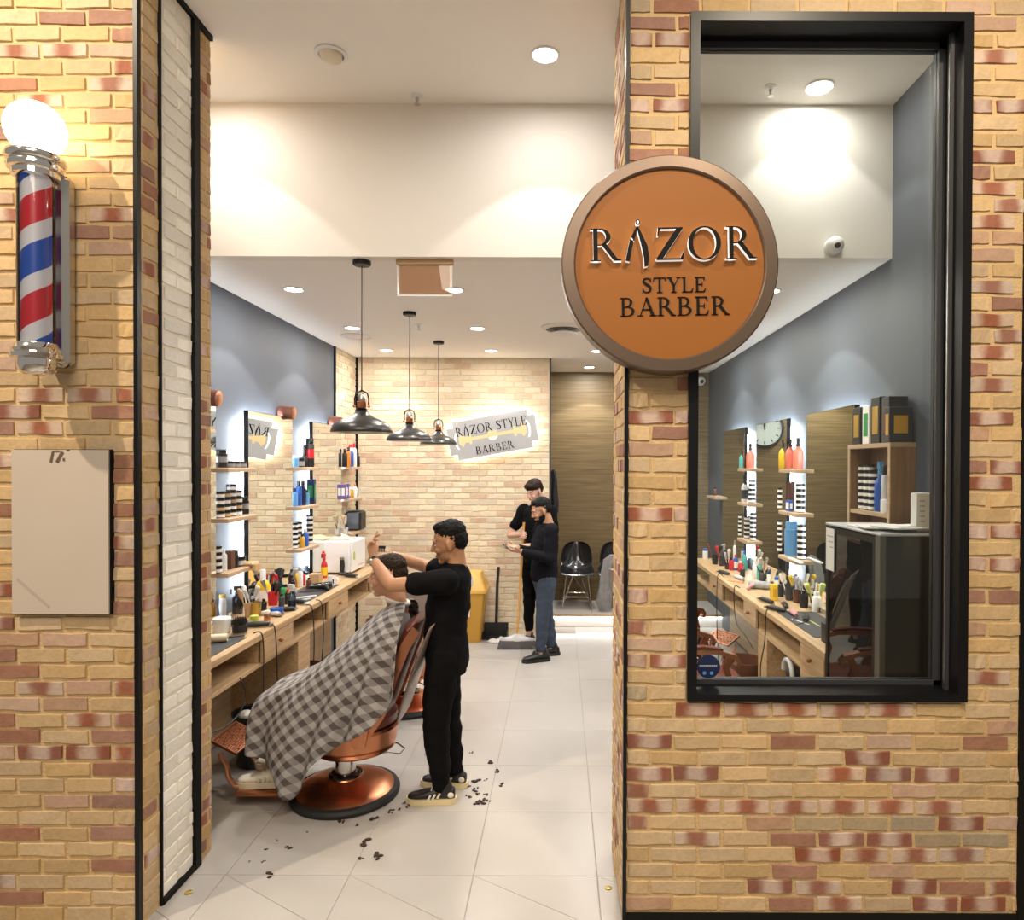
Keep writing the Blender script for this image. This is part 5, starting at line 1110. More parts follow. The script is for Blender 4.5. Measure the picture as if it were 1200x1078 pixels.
# dustpan with long handle
p = PZ(579,752,0); t = thing('dustpan',(p.x,YBACK-.20,0),'long handled black dustpan by the yellow bin','dustpan')
MB().box((-.14,-.12,0),(.14,.08,.012)).box((-.14,.06,0),(.14,.08,.16)).box((-.14,-.10,0),(-.13,.08,.08)).box((.13,-.10,0),(.14,.08,.08)).build('pan','black_plastic',t)
MB().tube([(0,.07,.14),(.01,.09,.60),(.02,.12,.80)],.017,10).build('handle','black_plastic',t,smooth=True)
def cloth_heap(loc,label,m,rx,ry,h,seed):
    b = MB(); n_=18; q=random.Random(seed); ph=[q.uniform(0,6) for _ in range(4)]; vs=[]
    for i in range(n_):
        for j in range(n_):
            u,v=2*i/(n_-1)-1,2*j/(n_-1)-1; rr=math.hypot(u,v); k=max(0,1-rr**2)
            vs.append((u*rx*(1+.1*math.sin(5*v+ph[0])),v*ry*(1+.1*math.sin(6*u+ph[1])),.004+h*k*(.55+.3*math.sin(6*u+ph[2])*math.cos(5*v+ph[3])+.2*math.sin(11*u+ph[1]))))
    b.add(vs,[(i*n_+j,(i+1)*n_+j,(i+1)*n_+j+1,i*n_+j+1) for i in range(n_-1) for j in range(n_-1)]); o=b.build('cleaning_cloth',m,None,loc,smooth=True); o.modifiers.new('thickness','SOLIDIFY').thickness=.004; return tag(o,label,'cloth')
cloth_heap((p.x+.10,YBACK-.38,.0045),'crumpled white and dark cloth on the floor by the dustpan','cloth_white',.17,.07,.065,3) if mat('cloth_white',(.62,.60,.58),.9,noise=.5,nscale=9) else None
# broom
bh = PZ(606,760,0); BY = bh.y
t = thing('broom',(bh.x,BY,0),'long broom with wooden stick and grey bristle head','broom')
top = PY(614,612,BY+.12)-Vector((bh.x,BY,0))
MB().tube([(0.0,0,.14),top],.013,10).build('stick',mat('stick_wood',(.58,.30,.08),.45),t,smooth=True)
MB().loft([((0,0,.085),(.19,0,0),(0,.035,0)),((0,0,.115),(.185,0,0),(0,.032,0)),((0,0,.13),(.10,0,0),(0,.025,0)),((0,0,.16),(.02,0,0),(0,.02,0))],20).build('head','silver',t,smooth=True)
b = MB(); q = random.Random(6)
for i in range(60):
    for j in range(4):
        x_=-.185+.37*i/59+q.uniform(-.003,.003); y_=-.03+.02*j; b.tube([(x_,y_,.09),(x_*1.16,y_*1.5,.0)],[.005,.003],4)
o = b.build('bristles','bristle_grey',t) if mat('bristle_grey',(.13,.12,.12),.9) else None; o['kind']='stuff'
# shell chairs
def shell_chair(loc, yaw, label):
    t = thing('shell_chair', loc, label, 'chair', 'black shell chairs at the back', yaw)
    n_,m_ = 17,16; vs=[]
    prof = [(.20,.425),(.19,.445),(.12,.435),(.02,.425),(-.08,.43),(-.15,.46),(-.19,.53),(-.215,.62),(-.235,.72),(-.25,.79),(-.256,.815)]
    k = len(prof)
    for i,(x_,z_) in enumerate(prof):
        f = i/(k-1); wy = .20+.02*math.sin(math.pi*min(1,f*2)) if f<.6 else .205*math.sqrt(max(.05,1-((f-.6)/.42)**2.6))
        for j in range(n_):
            u = 2*j/(n_-1)-1; up = (.07*abs(u)**2.2)*(math.sin(math.pi*min(1,f*1.3))); fw = .07*abs(u)**2*(1 if f>.45 else 0)*min(1,(f-.45)*4) if f>.45 else 0
            vs.append((x_+fw, u*wy, z_+up*(1 if f<.6 else .4)))
    b = MB(); b.add(vs,[(i*n_+j,i*n_+j+1,(i+1)*n_+j+1,(i+1)*n_+j) for i in range(k-1) for j in range(n_-1)]); o=b.build('seat_shell','black_gloss',t,smooth=True); o.modifiers.new('thickness','SOLIDIFY').thickness=.010
    o.modifiers.new('smooth','SUBSURF').levels = 1; o.modifiers['smooth'].render_levels = 1
    for s_ in (-1,1):
        for f_ in (-1,1):
            b = MB().tube([(f_*.05-.01,s_*.05,.40),(f_*.17-.01,s_*.19,.0)],.006,8).tube([(f_*.15-.01,s_*.14,.41),(f_*.17-.01,s_*.19,.0)],.006,8); b.build('leg','chrome',t,smooth=True)
        MB().tube([(-.16,s_*.14,.41),(.14,s_*.14,.41)],.006,8).build('seat_rail','chrome',t,smooth=True)
        MB().tube([(s_*.155-.01,-.15,.15),(s_*.155-.01,.15,.15)],.005,8).tube([(s_*.06,-.19*s_,.02),(s_*.06,-.05,.40)],.004,6).build('leg_brace','chrome',t,smooth=True)
    return t
YS = 5.86
shell_chair((PY(676,700,YS).x,YS,.158),-math.pi/2,'black shell chair with wire legs on the platform, left one')
sc2 = shell_chair((PY(716,700,YS).x+.05,YS,.158),-math.pi/2-.1,'black shell chair with a grey jacket over it')
# jackets
def drape(name, loc, label, m, pts_w, seed=1, depth=.05):
    """hanging garment: list of (z, halfwidth, x)"""
    rings=[]; q=random.Random(seed)
    for (z_,hw,x_) in pts_w: rings.append(((x_,0,z_),(hw,0,0),(0,depth*(.7+.5*q.random()),0)))
    b=MB(); n_=28; k=len(rings); vs=[]
    for i,(c,u,v) in enumerate(rings):
        for j in range(n_):
            a=2*math.pi*j/n_; w_=1+.14*math.sin(5*a+i*.7)+.07*math.sin(9*a-i); vs.append((c[0]+u[0]*math.cos(a)*w_, v[1]*math.sin(a)*w_, c[2]+.01*math.sin(7*a)))
    b.add(vs,[(i*n_+j,i*n_+(j+1)%n_,(i+1)*n_+(j+1)%n_,(i+1)*n_+j) for i in range(k-1) for j in range(n_)]+[tuple(range(n_)),tuple((k-1)*n_+j for j in range(n_))]); o=b.build(name,m,None,loc,smooth=True); return tag(o,label,'jacket')
jx = PY(708,680,YS-.26)
mat('jacket_grey',(.22,.215,.21),.9,noise=.5,nscale=14)
drape('jacket',(jx.x,YS-.30,0),'grey jacket hanging over the right shell chair','jacket_grey',[(.86,.03,.10),(.80,.07,.06),(.62,.085,.03),(.45,.08,.01),(.30,.09,-.005),(.20,.07,.01),(.10,.05,.02)],3,.05)
jx2 = PY(648,560,YBACK+.2)
drape('hanging_jacket',(jx2.x+.0,YBACK+.40,0),'black jacket hanging at the edge of the brick wall','black_cloth',[(1.93,.01,0),(1.89,.03,0),(1.80,.042,.005),(1.65,.05,.0),(1.52,.055,.01),(1.40,.045,.02)],5,.05) if mat('black_cloth',(.010,.010,.012),.85) else None
# hair clippings on the floor
mat('hair_clip',(.030,.014,.008),.8)
HC = [(316,1026,8),(427,988,9),(442,1003,10),(423,1006,4),(309,1010,3),(338,994,5),(312,995,3),(400,962,6),(418,967,4),(438,959,7),(458,951,5),(468,949,4),(480,945,5),(474,941,3),(557,916,8),(557,926,6),(549,934,5),(563,940,8),(572,939,4),(549,922,4),(560,931,4),(569,931,4),(588,920,5),(583,904,5),(573,893,7),(552,882,3),(569,914,3),(500,884,3),(560,941,6),(292,1010,2),(325,985,2),(360,975,2)]
q = random.Random(12)
for (x_,y_,s_) in HC:
    p = PZ(x_,y_,0); sz = s_*.0019*(1572/(y_-545))/3.2
    b = MB()
    for k in range(5):
        a=q.uniform(0,6.28); b.ell((q.uniform(-1,1)*sz*1.3,q.uniform(-1,1)*sz*1.6,sz*.22),(sz*q.uniform(.5,1.1),sz*q.uniform(.3,.7),sz*.32),Matrix.Rotation(a,3,'Z'),n=8,k=5)
    o=b.build('hair_clump','hair_clip',None,(p.x,p.y,.0005),smooth=True); tag(o,('clump of cut dark hair behind the barber shoes' if x_>540 else 'clump of cut dark hair in front of the chair base' if x_>395 else 'clump of cut dark hair near the doorway on the left'),'hair','cut hair on the floor')
t = thing('floor_spot', PZ(713,1041,0), 'small brass floor button by the right door jamb', 'floor button'); MB().lathe([(.016,0),(.014,.004),(.006,.006)],16).build('button','gold',t,smooth=True)
t = thing('floor_spot', PZ(221,1046,0), 'small brass floor button by the left door jamb', 'floor button'); MB().lathe([(.018,0),(.016,.004),(.006,.006)],16).build('button','gold',t,smooth=True)
# ================================================================== PEOPLE (local x = forward, y = left)
V = Vector
TS = bpy.data.scenes.new('workshop')
def voxel(mb, name, m, size, parent=None, loc=None, rotz=0, smooth_it=4, disp=None):
    o = bpy.data.objects.new(name, mb.mesh(name, m)); TS.collection.objects.link(o)
    r_ = o.modifiers.new('r','REMESH'); r_.mode = 'VOXEL'; r_.voxel_size = size; r_.use_smooth_shade = True
    if smooth_it: s_ = o.modifiers.new('s','SMOOTH'); s_.iterations = smooth_it; s_.factor = .5
    vl = TS.view_layers[0]; vl.update(); me = bpy.data.meshes.new_from_object(o.evaluated_get(vl.depsgraph)); TS.collection.objects.unlink(o); COL.objects.link(o)
    o.modifiers.clear(); old = o.data; o.data = me; bpy.data.meshes.remove(old)
    me.materials.clear(); me.materials.append(MATS[m])
    if disp: 
        cn = [(v.co.copy(), v.normal.copy()) for v in me.vertices]; flat = []
        for c_, n_ in cn: flat.extend(c_+disp(c_, n_))
        me.vertices.foreach_set('co', flat); me.update()
    me.polygons.foreach_set('use_smooth',[True]*len(me.polygons))
    if loc is not None: o.location = loc
    if rotz: o.rotation_euler = (0,0,rotz)
    if parent: o.parent = parent
    return o
from mathutils import noise as mn
def mat_skin(name, c, red):
    m = mat(name, c, .5, noise=.10, nscale=16); b = m.node_tree.nodes['Principled BSDF']
    b.inputs['Subsurface Weight'].default_value = .08; b.inputs['Subsurface Radius'].default_value = (.01,.004,.002); return m
mat_skin('skin_tan',(.46,.235,.125),0); mat_skin('skin_light',(.60,.36,.26),0); mat_skin('skin_olive',(.46,.25,.15),0); mat_skin('skin_rosy',(.54,.28,.17),0)
mat('hair_black',(.004,.0035,.0035),.6,spec=.2,bump=.6,bscale=120); mat('hair_brown',(.022,.012,.007),.6,spec=.2,bump=.6,bscale=120)
mat('tee_black',(.0035,.0035,.0045),.9,spec=.12,bump=.2,bscale=25); mat('trousers_black',(.003,.003,.0035),.9,spec=.12,bump=.2,bscale=25); mat('sweater_black',(.0045,.0045,.007),.9,spec=.15,bump=.3,bscale=18)
mat('denim',(.030,.044,.075),.85,noise=.45,nscale=7,bump=.3,bscale=30); mat('eye_white',(.7,.68,.65),.3); mat('iris',(.02,.012,.008),.2); mat('lips',(.40,.16,.12),.5)
mat('shoe_cream',(.64,.56,.42),.6); mat('shoe_white',(.72,.66,.56),.6); mat('sole_cream',(.66,.55,.33),.6); mat('shoe_black',(.008,.008,.009),.45)

def head_parts(b, hc, M, s=1.0):
    T = lambda x,y,z: hc+M@V((x*s,y*s,z*s)); E = lambda c,r,rot=None: b.ell(T(*c),tuple(v*s for v in r),M@rot if rot else M,n=20,k=14)
    E((-.012,0,.030),(.098,.076,.092)); E((.030,0,-.005),(.062,.064,.075)); E((.030,0,-.055),(.058,.052,.058)); E((.062,0,-.098),(.026,.028,.020)); E((.020,0,-.075),(.055,.050,.040))
    E((.078,0,.030),(.018,.050,.012)); E((.066,.036,-.030),(.024,.022,.022)); E((.066,-.036,-.030),(.024,.022,.022))
    b.loft([(T(.086,0,.026),M@V((.008,0,0))*s,M@V((0,.009,0))*s),(T(.098,0,.0),M@V((.012,0,0))*s,M@V((0,.011,0))*s),(T(.107,0,-.022),M@V((.014,0,0))*s,M@V((0,.015,0))*s),(T(.102,0,-.034),M@V((.012,0,0))*s,M@V((0,.014,0))*s)],12)
    E((.088,.012,-.031),(.011,.009,.008)); E((.088,-.012,-.031),(.011,.009,.008))
    E((.084,0,-.058),(.013,.022,.007)); E((.082,0,-.070),(.013,.019,.008))
    for sd in (-1,1): E((-.006,sd*.077,-.008),(.020,.008,.032),Matrix.Rotation(sd*.35,3,'Z')); E((.000,sd*.076,-.034),(.010,.007,.012))
def neck_parts(b, base, hc, M, r=.056): b.cap([(base,r*1.12),(base.lerp(hc+M@V((-.03,0,-.06)),.55),r),(hc+M@V((-.025,0,-.045)),r*.95)],16)
def hand_parts(b, wrist, d, up, side, curl=.35, spread=.16, s=1.0, curls=None, thumb=(.5,.75,.3)):
    """d: direction of the fingers, up: back of the hand, side: +1 when the thumb lies along +(d x up)"""
    d=d.normalized(); up=(up-d*up.dot(d)).normalized(); x=d.cross(up)*side     # x points to the thumb side
    b.loft([(wrist-d*.01*s,x*.026*s,up*.019*s),(wrist+d*.025*s,x*.034*s,up*.016*s),(wrist+d*.065*s,x*.041*s,up*.014*s),(wrist+d*.092*s,x*.040*s,up*.011*s)],16)
    ln=(.072,.080,.074,.058); off=(.031,.0105,-.0105,-.031)
    for i in range(4):
        c=(curls[i] if curls else curl); p=wrist+d*.088*s+x*off[i]*s; a=spread*(off[i]/.031); f=(d*math.cos(a)+x*math.sin(a)).normalized(); ang=0; L_=ln[i]*s; ch=[(p-f*.012*s,.0098*s)]
        for k,(fr,r_) in enumerate(((.42,.0092),(.32,.0084),(.26,.0074))):
            ang+=c*(.8 if k==0 else 1.0); dv=f*math.cos(ang)-up*math.sin(ang); p=p+dv*L_*fr; ch.append((p,r_*s))
        b.cap(ch,10)
    th=(d*thumb[0]+x*thumb[1]-up*thumb[2]).normalized(); p=wrist+d*.022*s+x*.026*s
    b.cap([(p,.013*s),(p+th*.034*s,.0115*s),(p+(th*.9+d*.35).normalized()*.036*s+th*.030*s,.0095*s)],10)
def limb(b, pts, n=14): b.cap([(V(p),r) for p,r in pts], n)
def torso_parts(b, rings, n=24): b.loft([(V(c),V((rx,0,rz if False else 0)),V((0,ry,0))) for c,rx,ry,rz in rings],n)
def eyes(parent, hc, M, brow='hair_black', s=1.0):
    for sd in (-1,1):
        e = MB().ell(hc+M@V((.0765*s,sd*.030*s,.006*s)),(.0105*s,.0115*s,.0055*s),M,n=12,k=8).build('eye','eye_white',parent,smooth=True)
        MB().ell(hc+M@V((.0850*s,sd*.030*s,.006*s)),(.0035*s,.0055*s,.0052*s),M,n=10,k=8).build('iris','iris',e,smooth=True)
        pts=[hc+M@V((.0875*s-.022*s*t*t,sd*(.012+.036*t)*s,(.026+.008*math.sin(t*2.4))*s)) for t in (0,.25,.5,.75,1)]
        MB().tube(pts,[.003*s,.004*s,.004*s,.003*s,.002*s],8).build('eyebrow',brow,parent,smooth=True)
    MB().ell(hc+M@V((.0925*s,0,-.0635*s)),(.0055*s,.020*s,.0065*s),M,n=14,k=8).build('lips','lips',parent,smooth=True)
def hair_of(parent, hc, M, m, kind, s=1.0, seed=0):
    b=MB(); T=lambda x,y,z: hc+M@V((x*s,y*s,z*s)); E=lambda c,r: b.ell(T(*c),tuple(v*s for v in r),M,n=20,k=14)
    if kind=='curly_top': E((-.022,0,.066),(.094,.080,.074)); E((-.056,0,.018),(.062,.075,.078)); E((.030,0,.106),(.046,.056,.026)); E((-.022,0,.030),(.032,.0775,.050))
    elif kind=='fringe': E((-.012,0,.065),(.102,.084,.075)); E((-.045,0,.025),(.072,.079,.075)); E((.060,0,.082),(.042,.062,.038)); E((-.005,0,.025),(.045,.079,.042))
    else: E((-.022,0,.064),(.094,.078,.070)); E((-.056,0,.016),(.062,.074,.076)); E((.028,0,.102),(.046,.055,.024)); E((-.024,0,.030),(.030,.0775,.046))
    def dsp(c,n_): return n_*(.006*s*mn.noise(c*90+V((seed,0,0)))+.004*s*mn.noise(c*200))
    return voxel(b,'hair',m,.005,parent,smooth_it=2,disp=dsp)
def shoe(parent, ankle, yaw, mu, ms, accent=None, s=1.0, z0=0.0, laces=None):
    """ankle: point above the heel, on the ground plane z0; toes along yaw"""
    A=Matrix.Rotation(yaw,3,'Z'); T=lambda x,y,z: V((ankle.x,ankle.y,z0))+A@V((x*s,y*s,z*s))
    secs=[(-.075,.026,.045,.045),(-.055,.036,.055,.058),(-.01,.038,.060,.062),(.04,.038,.050,.052),(.09,.043,.040,.040),(.135,.044,.030,.031),(.170,.036,.024,.024),(.188,.020,.018,.016)]
    b=MB()
    b.loft([(T(x,0,.026+h*.55),A@V((0,w_*s,0)),V((0,0,h*.62*s))) for x,w_,h,_ in secs],18); b.cap([(T(-.02,0,.06),.042*s),(T(-.015,0,.10),.041*s)],14)
    o=voxel(b,'shoe',mu,.006,parent,smooth_it=3)
    pl=[(x,w_*1.10) for x,w_,_,_ in secs]; pl[0]=(-.084,.022); pl[-1]=(.198,.016); poly=[(x,-w_) for x,w_ in pl]+[(x,w_) for x,w_ in reversed(pl)]
    MB().prism([(x*s,y*s) for x,y in poly],0.001,.032*s,0,lambda u,v,w_: V((ankle.x,ankle.y,z0))+A@V((u,v,w_))).build('sole',ms,o)
    if accent:
        for sd in (-1,1):
            for k in range(3): MB().box((-.006,-.003,-.016),(.006,.003,.016),0,A@Matrix.Rotation(-.5,3,'Y'),T(.012+.026*k,sd*(.0395+.0012*k),.052-.004*k)).build('side_stripe',accent,o)
            MB().ell(T(-.055,sd*.036,.055),(.018*s,.004*s,.016*s),A,n=10,k=6).build('heel_patch',accent,o,smooth=True)
    if laces:
        for k in range(4): MB().tube([T(.035+.02*k,-.024,.083-.009*k),T(.035+.02*k,0,.091-.009*k),T(.035+.02*k,.024,.083-.009*k)],.0035,6).build('lace',laces,o)
    return o
def person_root(b, skin, loc, yaw, label):
    o = voxel(b,'person',skin,.0048,None,loc,yaw,smooth_it=3); return tag(o,label,'person')
def RM(yaw=0,pitch=0,roll=0): return Matrix.Rotation(yaw,3,'Z')@Matrix.Rotation(pitch,3,'Y')@Matrix.Rotation(roll,3,'X')

# ---------------------------------------------------------------- the barber
loc=V((-.70,1.18,0)); yaw=math.pi
hc=V((-.030,0,1.520)); M=RM(.10,.22)
b=MB(); head_parts(b,hc,M); neck_parts(b,V((-.075,0,1.34)),hc,M,.057)
torso_parts(b,[((-.02,0,.84),.10,.15,0),((-.02,0,1.0),.095,.13,0),((-.03,0,1.2),.11,.16,0),((-.05,0,1.32),.085,.15,0),((-.065,0,1.38),.05,.08,0)])
shL,elL,wrL=V((-.045,.185,1.315)),V((.265,.235,1.305)),V((.405,.085,1.430)); shR,elR,wrR=V((-.03,-.185,1.315)),V((.18,-.25,1.345)),V((.325,-.06,1.435))
limb(b,[(shL,.055),(shL.lerp(elL,.5),.047),(elL,.040)]); limb(b,[(elL,.040),(elL.lerp(wrL,.35),.041),(wrL,.027)])
limb(b,[(shR,.055),(elR,.040)]); limb(b,[(elR,.040),(elR.lerp(wrR,.35),.040),(wrR,.026)])
hand_parts(b,wrL,V((.10,.02,.99)),V((.75,-.25,.0)),-1,curls=(.15,.45,.7,.8),spread=.22,thumb=(.75,.65,-.1)); hand_parts(b,wrR,V((.85,.35,.05)),V((0,-.1,1)),1,curls=(.35,.4,.45,.5),spread=.14)
for sd,kx,ax in ((1,.03,.0),(-1,-.005,-.045)):
    limb(b,[(V((-.01,sd*.09,.86)),.085),(V((kx,sd*.098,.47)),.055),(V((ax,sd*.10,.09)),.038)])
p1=person_root(b,'skin_tan',loc,yaw,'barber in black tee and trousers cutting hair'); eyes(p1,hc,M); hair_of(p1,hc,M,'hair_black','curly_top',seed=3)
b=MB(); torso_parts(b,[((-.015,0,.765),.128,.172,0),((-.02,0,.82),.135,.178,0),((-.01,0,.98),.128,.168,0),((-.02,0,1.12),.130,.178,0),((-.035,0,1.24),.128,.19,0),((-.05,0,1.33),.100,.175,0),((-.065,0,1.385),.066,.09,0),((-.068,0,1.40),.058,.072,0)])
limb(b,[(shL,.076),(shL.lerp(elL,.45),.070),(shL.lerp(elL,.56),.069)]); limb(b,[(shR,.076),(shR.lerp(elR,.55),.069)])
def fold(c,n_): return n_*(.010*mn.noise(V((c.x*7,c.y*7,c.z*11)))+.005*mn.noise(V((c.x*16,c.y*16,c.z*24))))
voxel(b,'tee_shirt','tee_black',.009,p1,smooth_it=5,disp=fold)
b=MB()
for sd,kx,ax in ((1,.03,.0),(-1,-.005,-.045)): limb(b,[(V((-.01,sd*.085,.86)),.108),(V((.012,sd*.095,.68)),.100),(V((kx,sd*.100,.47)),.082),(V((kx*.5+ax*.5,sd*.10,.28)),.070),(V((ax,sd*.10,.115)),.058)])
b.loft([((-.015,0,.74),(.12,0,0),(0,.17,0)),((-.02,0,.96),(.115,0,0),(0,.16,0))],24); voxel(b,'trousers','trousers_black',.009,p1,smooth_it=4,disp=fold)
shoe(p1,V((-.005,.10,0)),.02,'shoe_black','sole_cream','shoe_white',1.05,laces='shoe_white'); shoe(p1,V((-.045,-.10,0)),-.10,'shoe_black','sole_cream','shoe_white',1.05,laces='shoe_white')
wd=(wrL-elL).normalized(); MB().tube([wrL-wd*.022,wrL-wd*.002],.033,18).build('watch_strap','black_plastic',p1,smooth=True); MB().ell(wrL-wd*.012+V((.012,.030,0)),(.016,.008,.018)).build('watch_face','steel',p1,smooth=True)
q=loc+Matrix.Rotation(yaw,3,'Z')@(wrR+V((.085,.02,.045)))
t=thing('styling_comb',q,'black comb held over the customer hair','comb'); b=MB().box((-.065,-.006,.0),(.045,.006,.016))
for k in range(14): b.box((-.06+k*.0075,-.003,-.022),(-.056+k*.0075,.003,.002))
b.build('comb_body','black_plastic',t)

# ---------------------------------------------------------------- the customer
loc=V(CH); hc=V((-.255,0,1.318)); M=RM(.06,.06)
b=MB(); head_parts(b,hc,M,1.02); neck_parts(b,V((-.315,0,1.12)),hc,M,.058)
torso_parts(b,[((-.10,0,.56),.13,.165,0),((-.16,0,.72),.115,.15,0),((-.24,0,.92),.115,.17,0),((-.29,0,1.06),.09,.18,0),((-.31,0,1.13),.05,.09,0)])
for sd in (1,-1):
    limb(b,[(V((-.06,sd*.10,.61)),.088),(V((.42,sd*.12,.575)),.060)]); limb(b,[(V((.42,sd*.12,.575)),.058),(V((.40,sd*.115,.38)),.055),(V((.365,sd*.11,.175)),.036)])
    s_,e_,w_=V((-.28,sd*.165,1.05)),V((-.14,sd*.19,.80)),V((.08,sd*.12,.70)); limb(b,[(s_,.052),(e_,.042)]); limb(b,[(e_,.042),(w_,.028)]); hand_parts(b,w_,V((1,-sd*.25,-.05)),V((0,0,1)),sd*-1 if False else (1 if sd<0 else -1),curl=.3)
p2=person_root(b,'skin_rosy',loc,math.pi,'seated customer under a grey checked cape'); eyes(p2,hc,M,'hair_brown',1.02); hair_of(p2,hc,M,'hair_brown','short',1.02,seed=9)
b=MB(); torso_parts(b,[((-.09,0,.55),.135,.17,0),((-.16,0,.72),.122,.16,0),((-.24,0,.92),.122,.165,0),((-.29,0,1.05),.096,.17,0),((-.31,0,1.12),.056,.09,0)])
for sd in (1,-1): s_,e_=V((-.28,sd*.165,1.05)),V((-.14,sd*.19,.80)); limb(b,[(s_,.062),(s_.lerp(e_,.6),.058)])
voxel(b,'tee_shirt','grey',.010,p2)
b=MB()
for sd in (1,-1): limb(b,[(V((-.07,sd*.095,.61)),.098),(V((.42,sd*.12,.575)),.070)]); limb(b,[(V((.42,sd*.12,.575)),.068),(V((.40,sd*.115,.38)),.066),(V((.375,sd*.11,.235)),.052)])
voxel(b,'trousers','jogger_grey',.010,p2) if mat('jogger_grey',(.24,.24,.25),.9) else None
for sd,yw in ((1,.04),(-1,-.06)): shoe(p2,V((.385,sd*.115,0)),yw,'shoe_white','shoe_cream','shoe_cream',1.08,z0=.103,laces='shoe_white')
# cape: control paths from the neck to the hem (world x, y offset, z)
side=[ # near side, from behind the chair back to the front
 [(-.925,-.045,1.165),(-.90,-.13,1.125),(-.905,-.215,.99),(-.915,-.255,.84),(-.925,-.27,.70)],
 [(-.945,-.060,1.172),(-.93,-.17,1.115),(-.965,-.25,.95),(-1.00,-.290,.74),(-1.045,-.315,.535)],
 [(-.965,-.066,1.172),(-.98,-.19,1.10),(-1.05,-.265,.90),(-1.12,-.315,.67),(-1.21,-.325,.445)],
 [(-.985,-.066,1.168),(-1.03,-.19,1.085),(-1.14,-.26,.87),(-1.25,-.315,.60),(-1.36,-.325,.33)],
 [(-1.005,-.058,1.160),(-1.07,-.17,1.07),(-1.25,-.25,.82),(-1.41,-.305,.50),(-1.50,-.315,.125)],
 [(-1.02,-.045,1.152),(-1.10,-.13,1.06),(-1.38,-.22,.775),(-1.60,-.27,.50),(-1.62,-.275,.285)],
 [(-1.03,-.028,1.148),(-1.13,-.08,1.05),(-1.47,-.17,.745),(-1.735,-.19,.60),(-1.775,-.215,.355)],
 [(-1.035,.0,1.146),(-1.14,.0,1.05),(-1.50,.0,.735),(-1.775,.0,.615),(-1.82,-.0,.39)]]
side=[[(x,y*(1,1.22,1.28,1.17,1.12)[k],z+(0,.012,.02,.01,0)[k]) for k,(x,y,z) in enumerate(p_)] for p_ in side]
paths=side+[[(x,-y,z) for x,y,z in p_] for p_ in reversed(side[:-1])]
def crv(P_,t):
    n_=len(P_)-1; f=t*n_; i=min(int(f),n_-1); t_=f-i; a,b_,c,d=[V(P_[max(0,min(n_,i+k))]) for k in (-1,0,1,2)]
    return .5*((2*b_)+(c-a)*t_+(2*a-5*b_+4*c-d)*t_*t_+(3*b_-a-3*c+d)*t_**3)
NU,NV=150,60; vs=[]
grid_=[[crv(p_,j/NV) for j in range(NV+1)] for p_ in paths]
for i in range(NU+1):
    for j in range(NV+1):
        p_=crv([g_[j] for g_ in grid_],i/NU); t_=j/NV
        ph=i/NU*math.pi*2; w_=.028*t_**1.5*math.sin(ph*9+2.2*t_)+.010*t_*math.sin(ph*17+1)+.012*t_*mn.noise(V((p_.x*5,p_.y*5,p_.z*5)))
        dy=-1 if i<NU/2 else 1; k=min(1,abs(p_.y)/.12)
        vs.append((p_.x+.4*w_*(1-k)-0.25*w_, p_.y+dy*w_*k, p_.z+.6*w_*(1-k)))
b=MB(); b.add([(x-CH[0],y,z) for x,y,z in vs],[(i*(NV+1)+j,(i+1)*(NV+1)+j,(i+1)*(NV+1)+j+1,i*(NV+1)+j+1) for i in range(NU) for j in range(NV)])
m=bpy.data.materials.new('cape_check'); m.use_nodes=True; MATS['cape_check']=m; nt=m.node_tree; N=nt.nodes; L=nt.links; bs=N['Principled BSDF']; bs.inputs['Roughness'].default_value=.65
at=N.new('ShaderNodeAttribute'); at.attribute_name='weave'; sp=N.new('ShaderNodeSeparateXYZ'); L.new(at.outputs['Vector'],sp.inputs[0]); par=[]
for ax_ in ('X','Y'):
    f_=N.new('ShaderNodeMath'); f_.operation='FRACT'; L.new(sp.outputs[ax_],f_.inputs[0]); g2=N.new('ShaderNodeMath'); g2.operation='GREATER_THAN'; g2.inputs[1].default_value=.5; L.new(f_.outputs[0],g2.inputs[0]); par.append(g2)
sm=N.new('ShaderNodeMath'); sm.operation='ADD'; L.new(par[0].outputs[0],sm.inputs[0]); L.new(par[1].outputs[0],sm.inputs[1]); dv=N.new('ShaderNodeMath'); dv.operation='DIVIDE'; dv.inputs[1].default_value=2; L.new(sm.outputs[0],dv.inputs[0])
nz=N.new('ShaderNodeTexNoise'); nz.inputs['Scale'].default_value=9; ad=N.new('ShaderNodeMath'); ad.operation='MULTIPLY_ADD'; ad.inputs[1].default_value=.25; L.new(nz.outputs['Fac'],ad.inputs[0]); L.new(dv.outputs[0],ad.inputs[2])
cr=N.new('ShaderNodeValToRGB'); cr.color_ramp.elements[0].position=.10; cr.color_ramp.elements[0].color=(.075,.058,.052,1); cr.color_ramp.elements[1].position=1.1; cr.color_ramp.elements[1].color=(.38,.36,.35,1); e=cr.color_ramp.elements.new(.6); e.color=(.22,.20,.195,1)
L.new(ad.outputs[0],cr.inputs[0]); L.new(cr.outputs[0],bs.inputs['Base Color'])
me=b.mesh('cape','cape_check',True); wa=me.attributes.new('weave','FLOAT_VECTOR','POINT'); S=.068
for i_,(x,y,z) in enumerate(vs):
    u=(-x*.78-z*.62); v_=(x*.62-z*.78)+.9*max(0,abs(y)-.0); wa.data[i_].vector=(u/S+20,v_/S+20,0)
o=link('cape',me,p2); o.rotation_euler=(0,0,-math.pi); o.location=(0,0,0); o.modifiers.new('thickness','SOLIDIFY').thickness=.003
# the person is turned by pi, so undo it for the cape drawn in world axes
b=MB(); b.tube([(.315+.062*math.cos(a)-0.0,.068*math.sin(a),1.168-.018*math.cos(a)) for a in [i*2*math.pi/24 for i in range(24)]],.014,8,closed=True); o2=b.build('neck_strip','neck_paper',p2,smooth=True) if mat('neck_paper',(.72,.68,.64),.8) else None; o2.rotation_euler=(0,0,-math.pi)

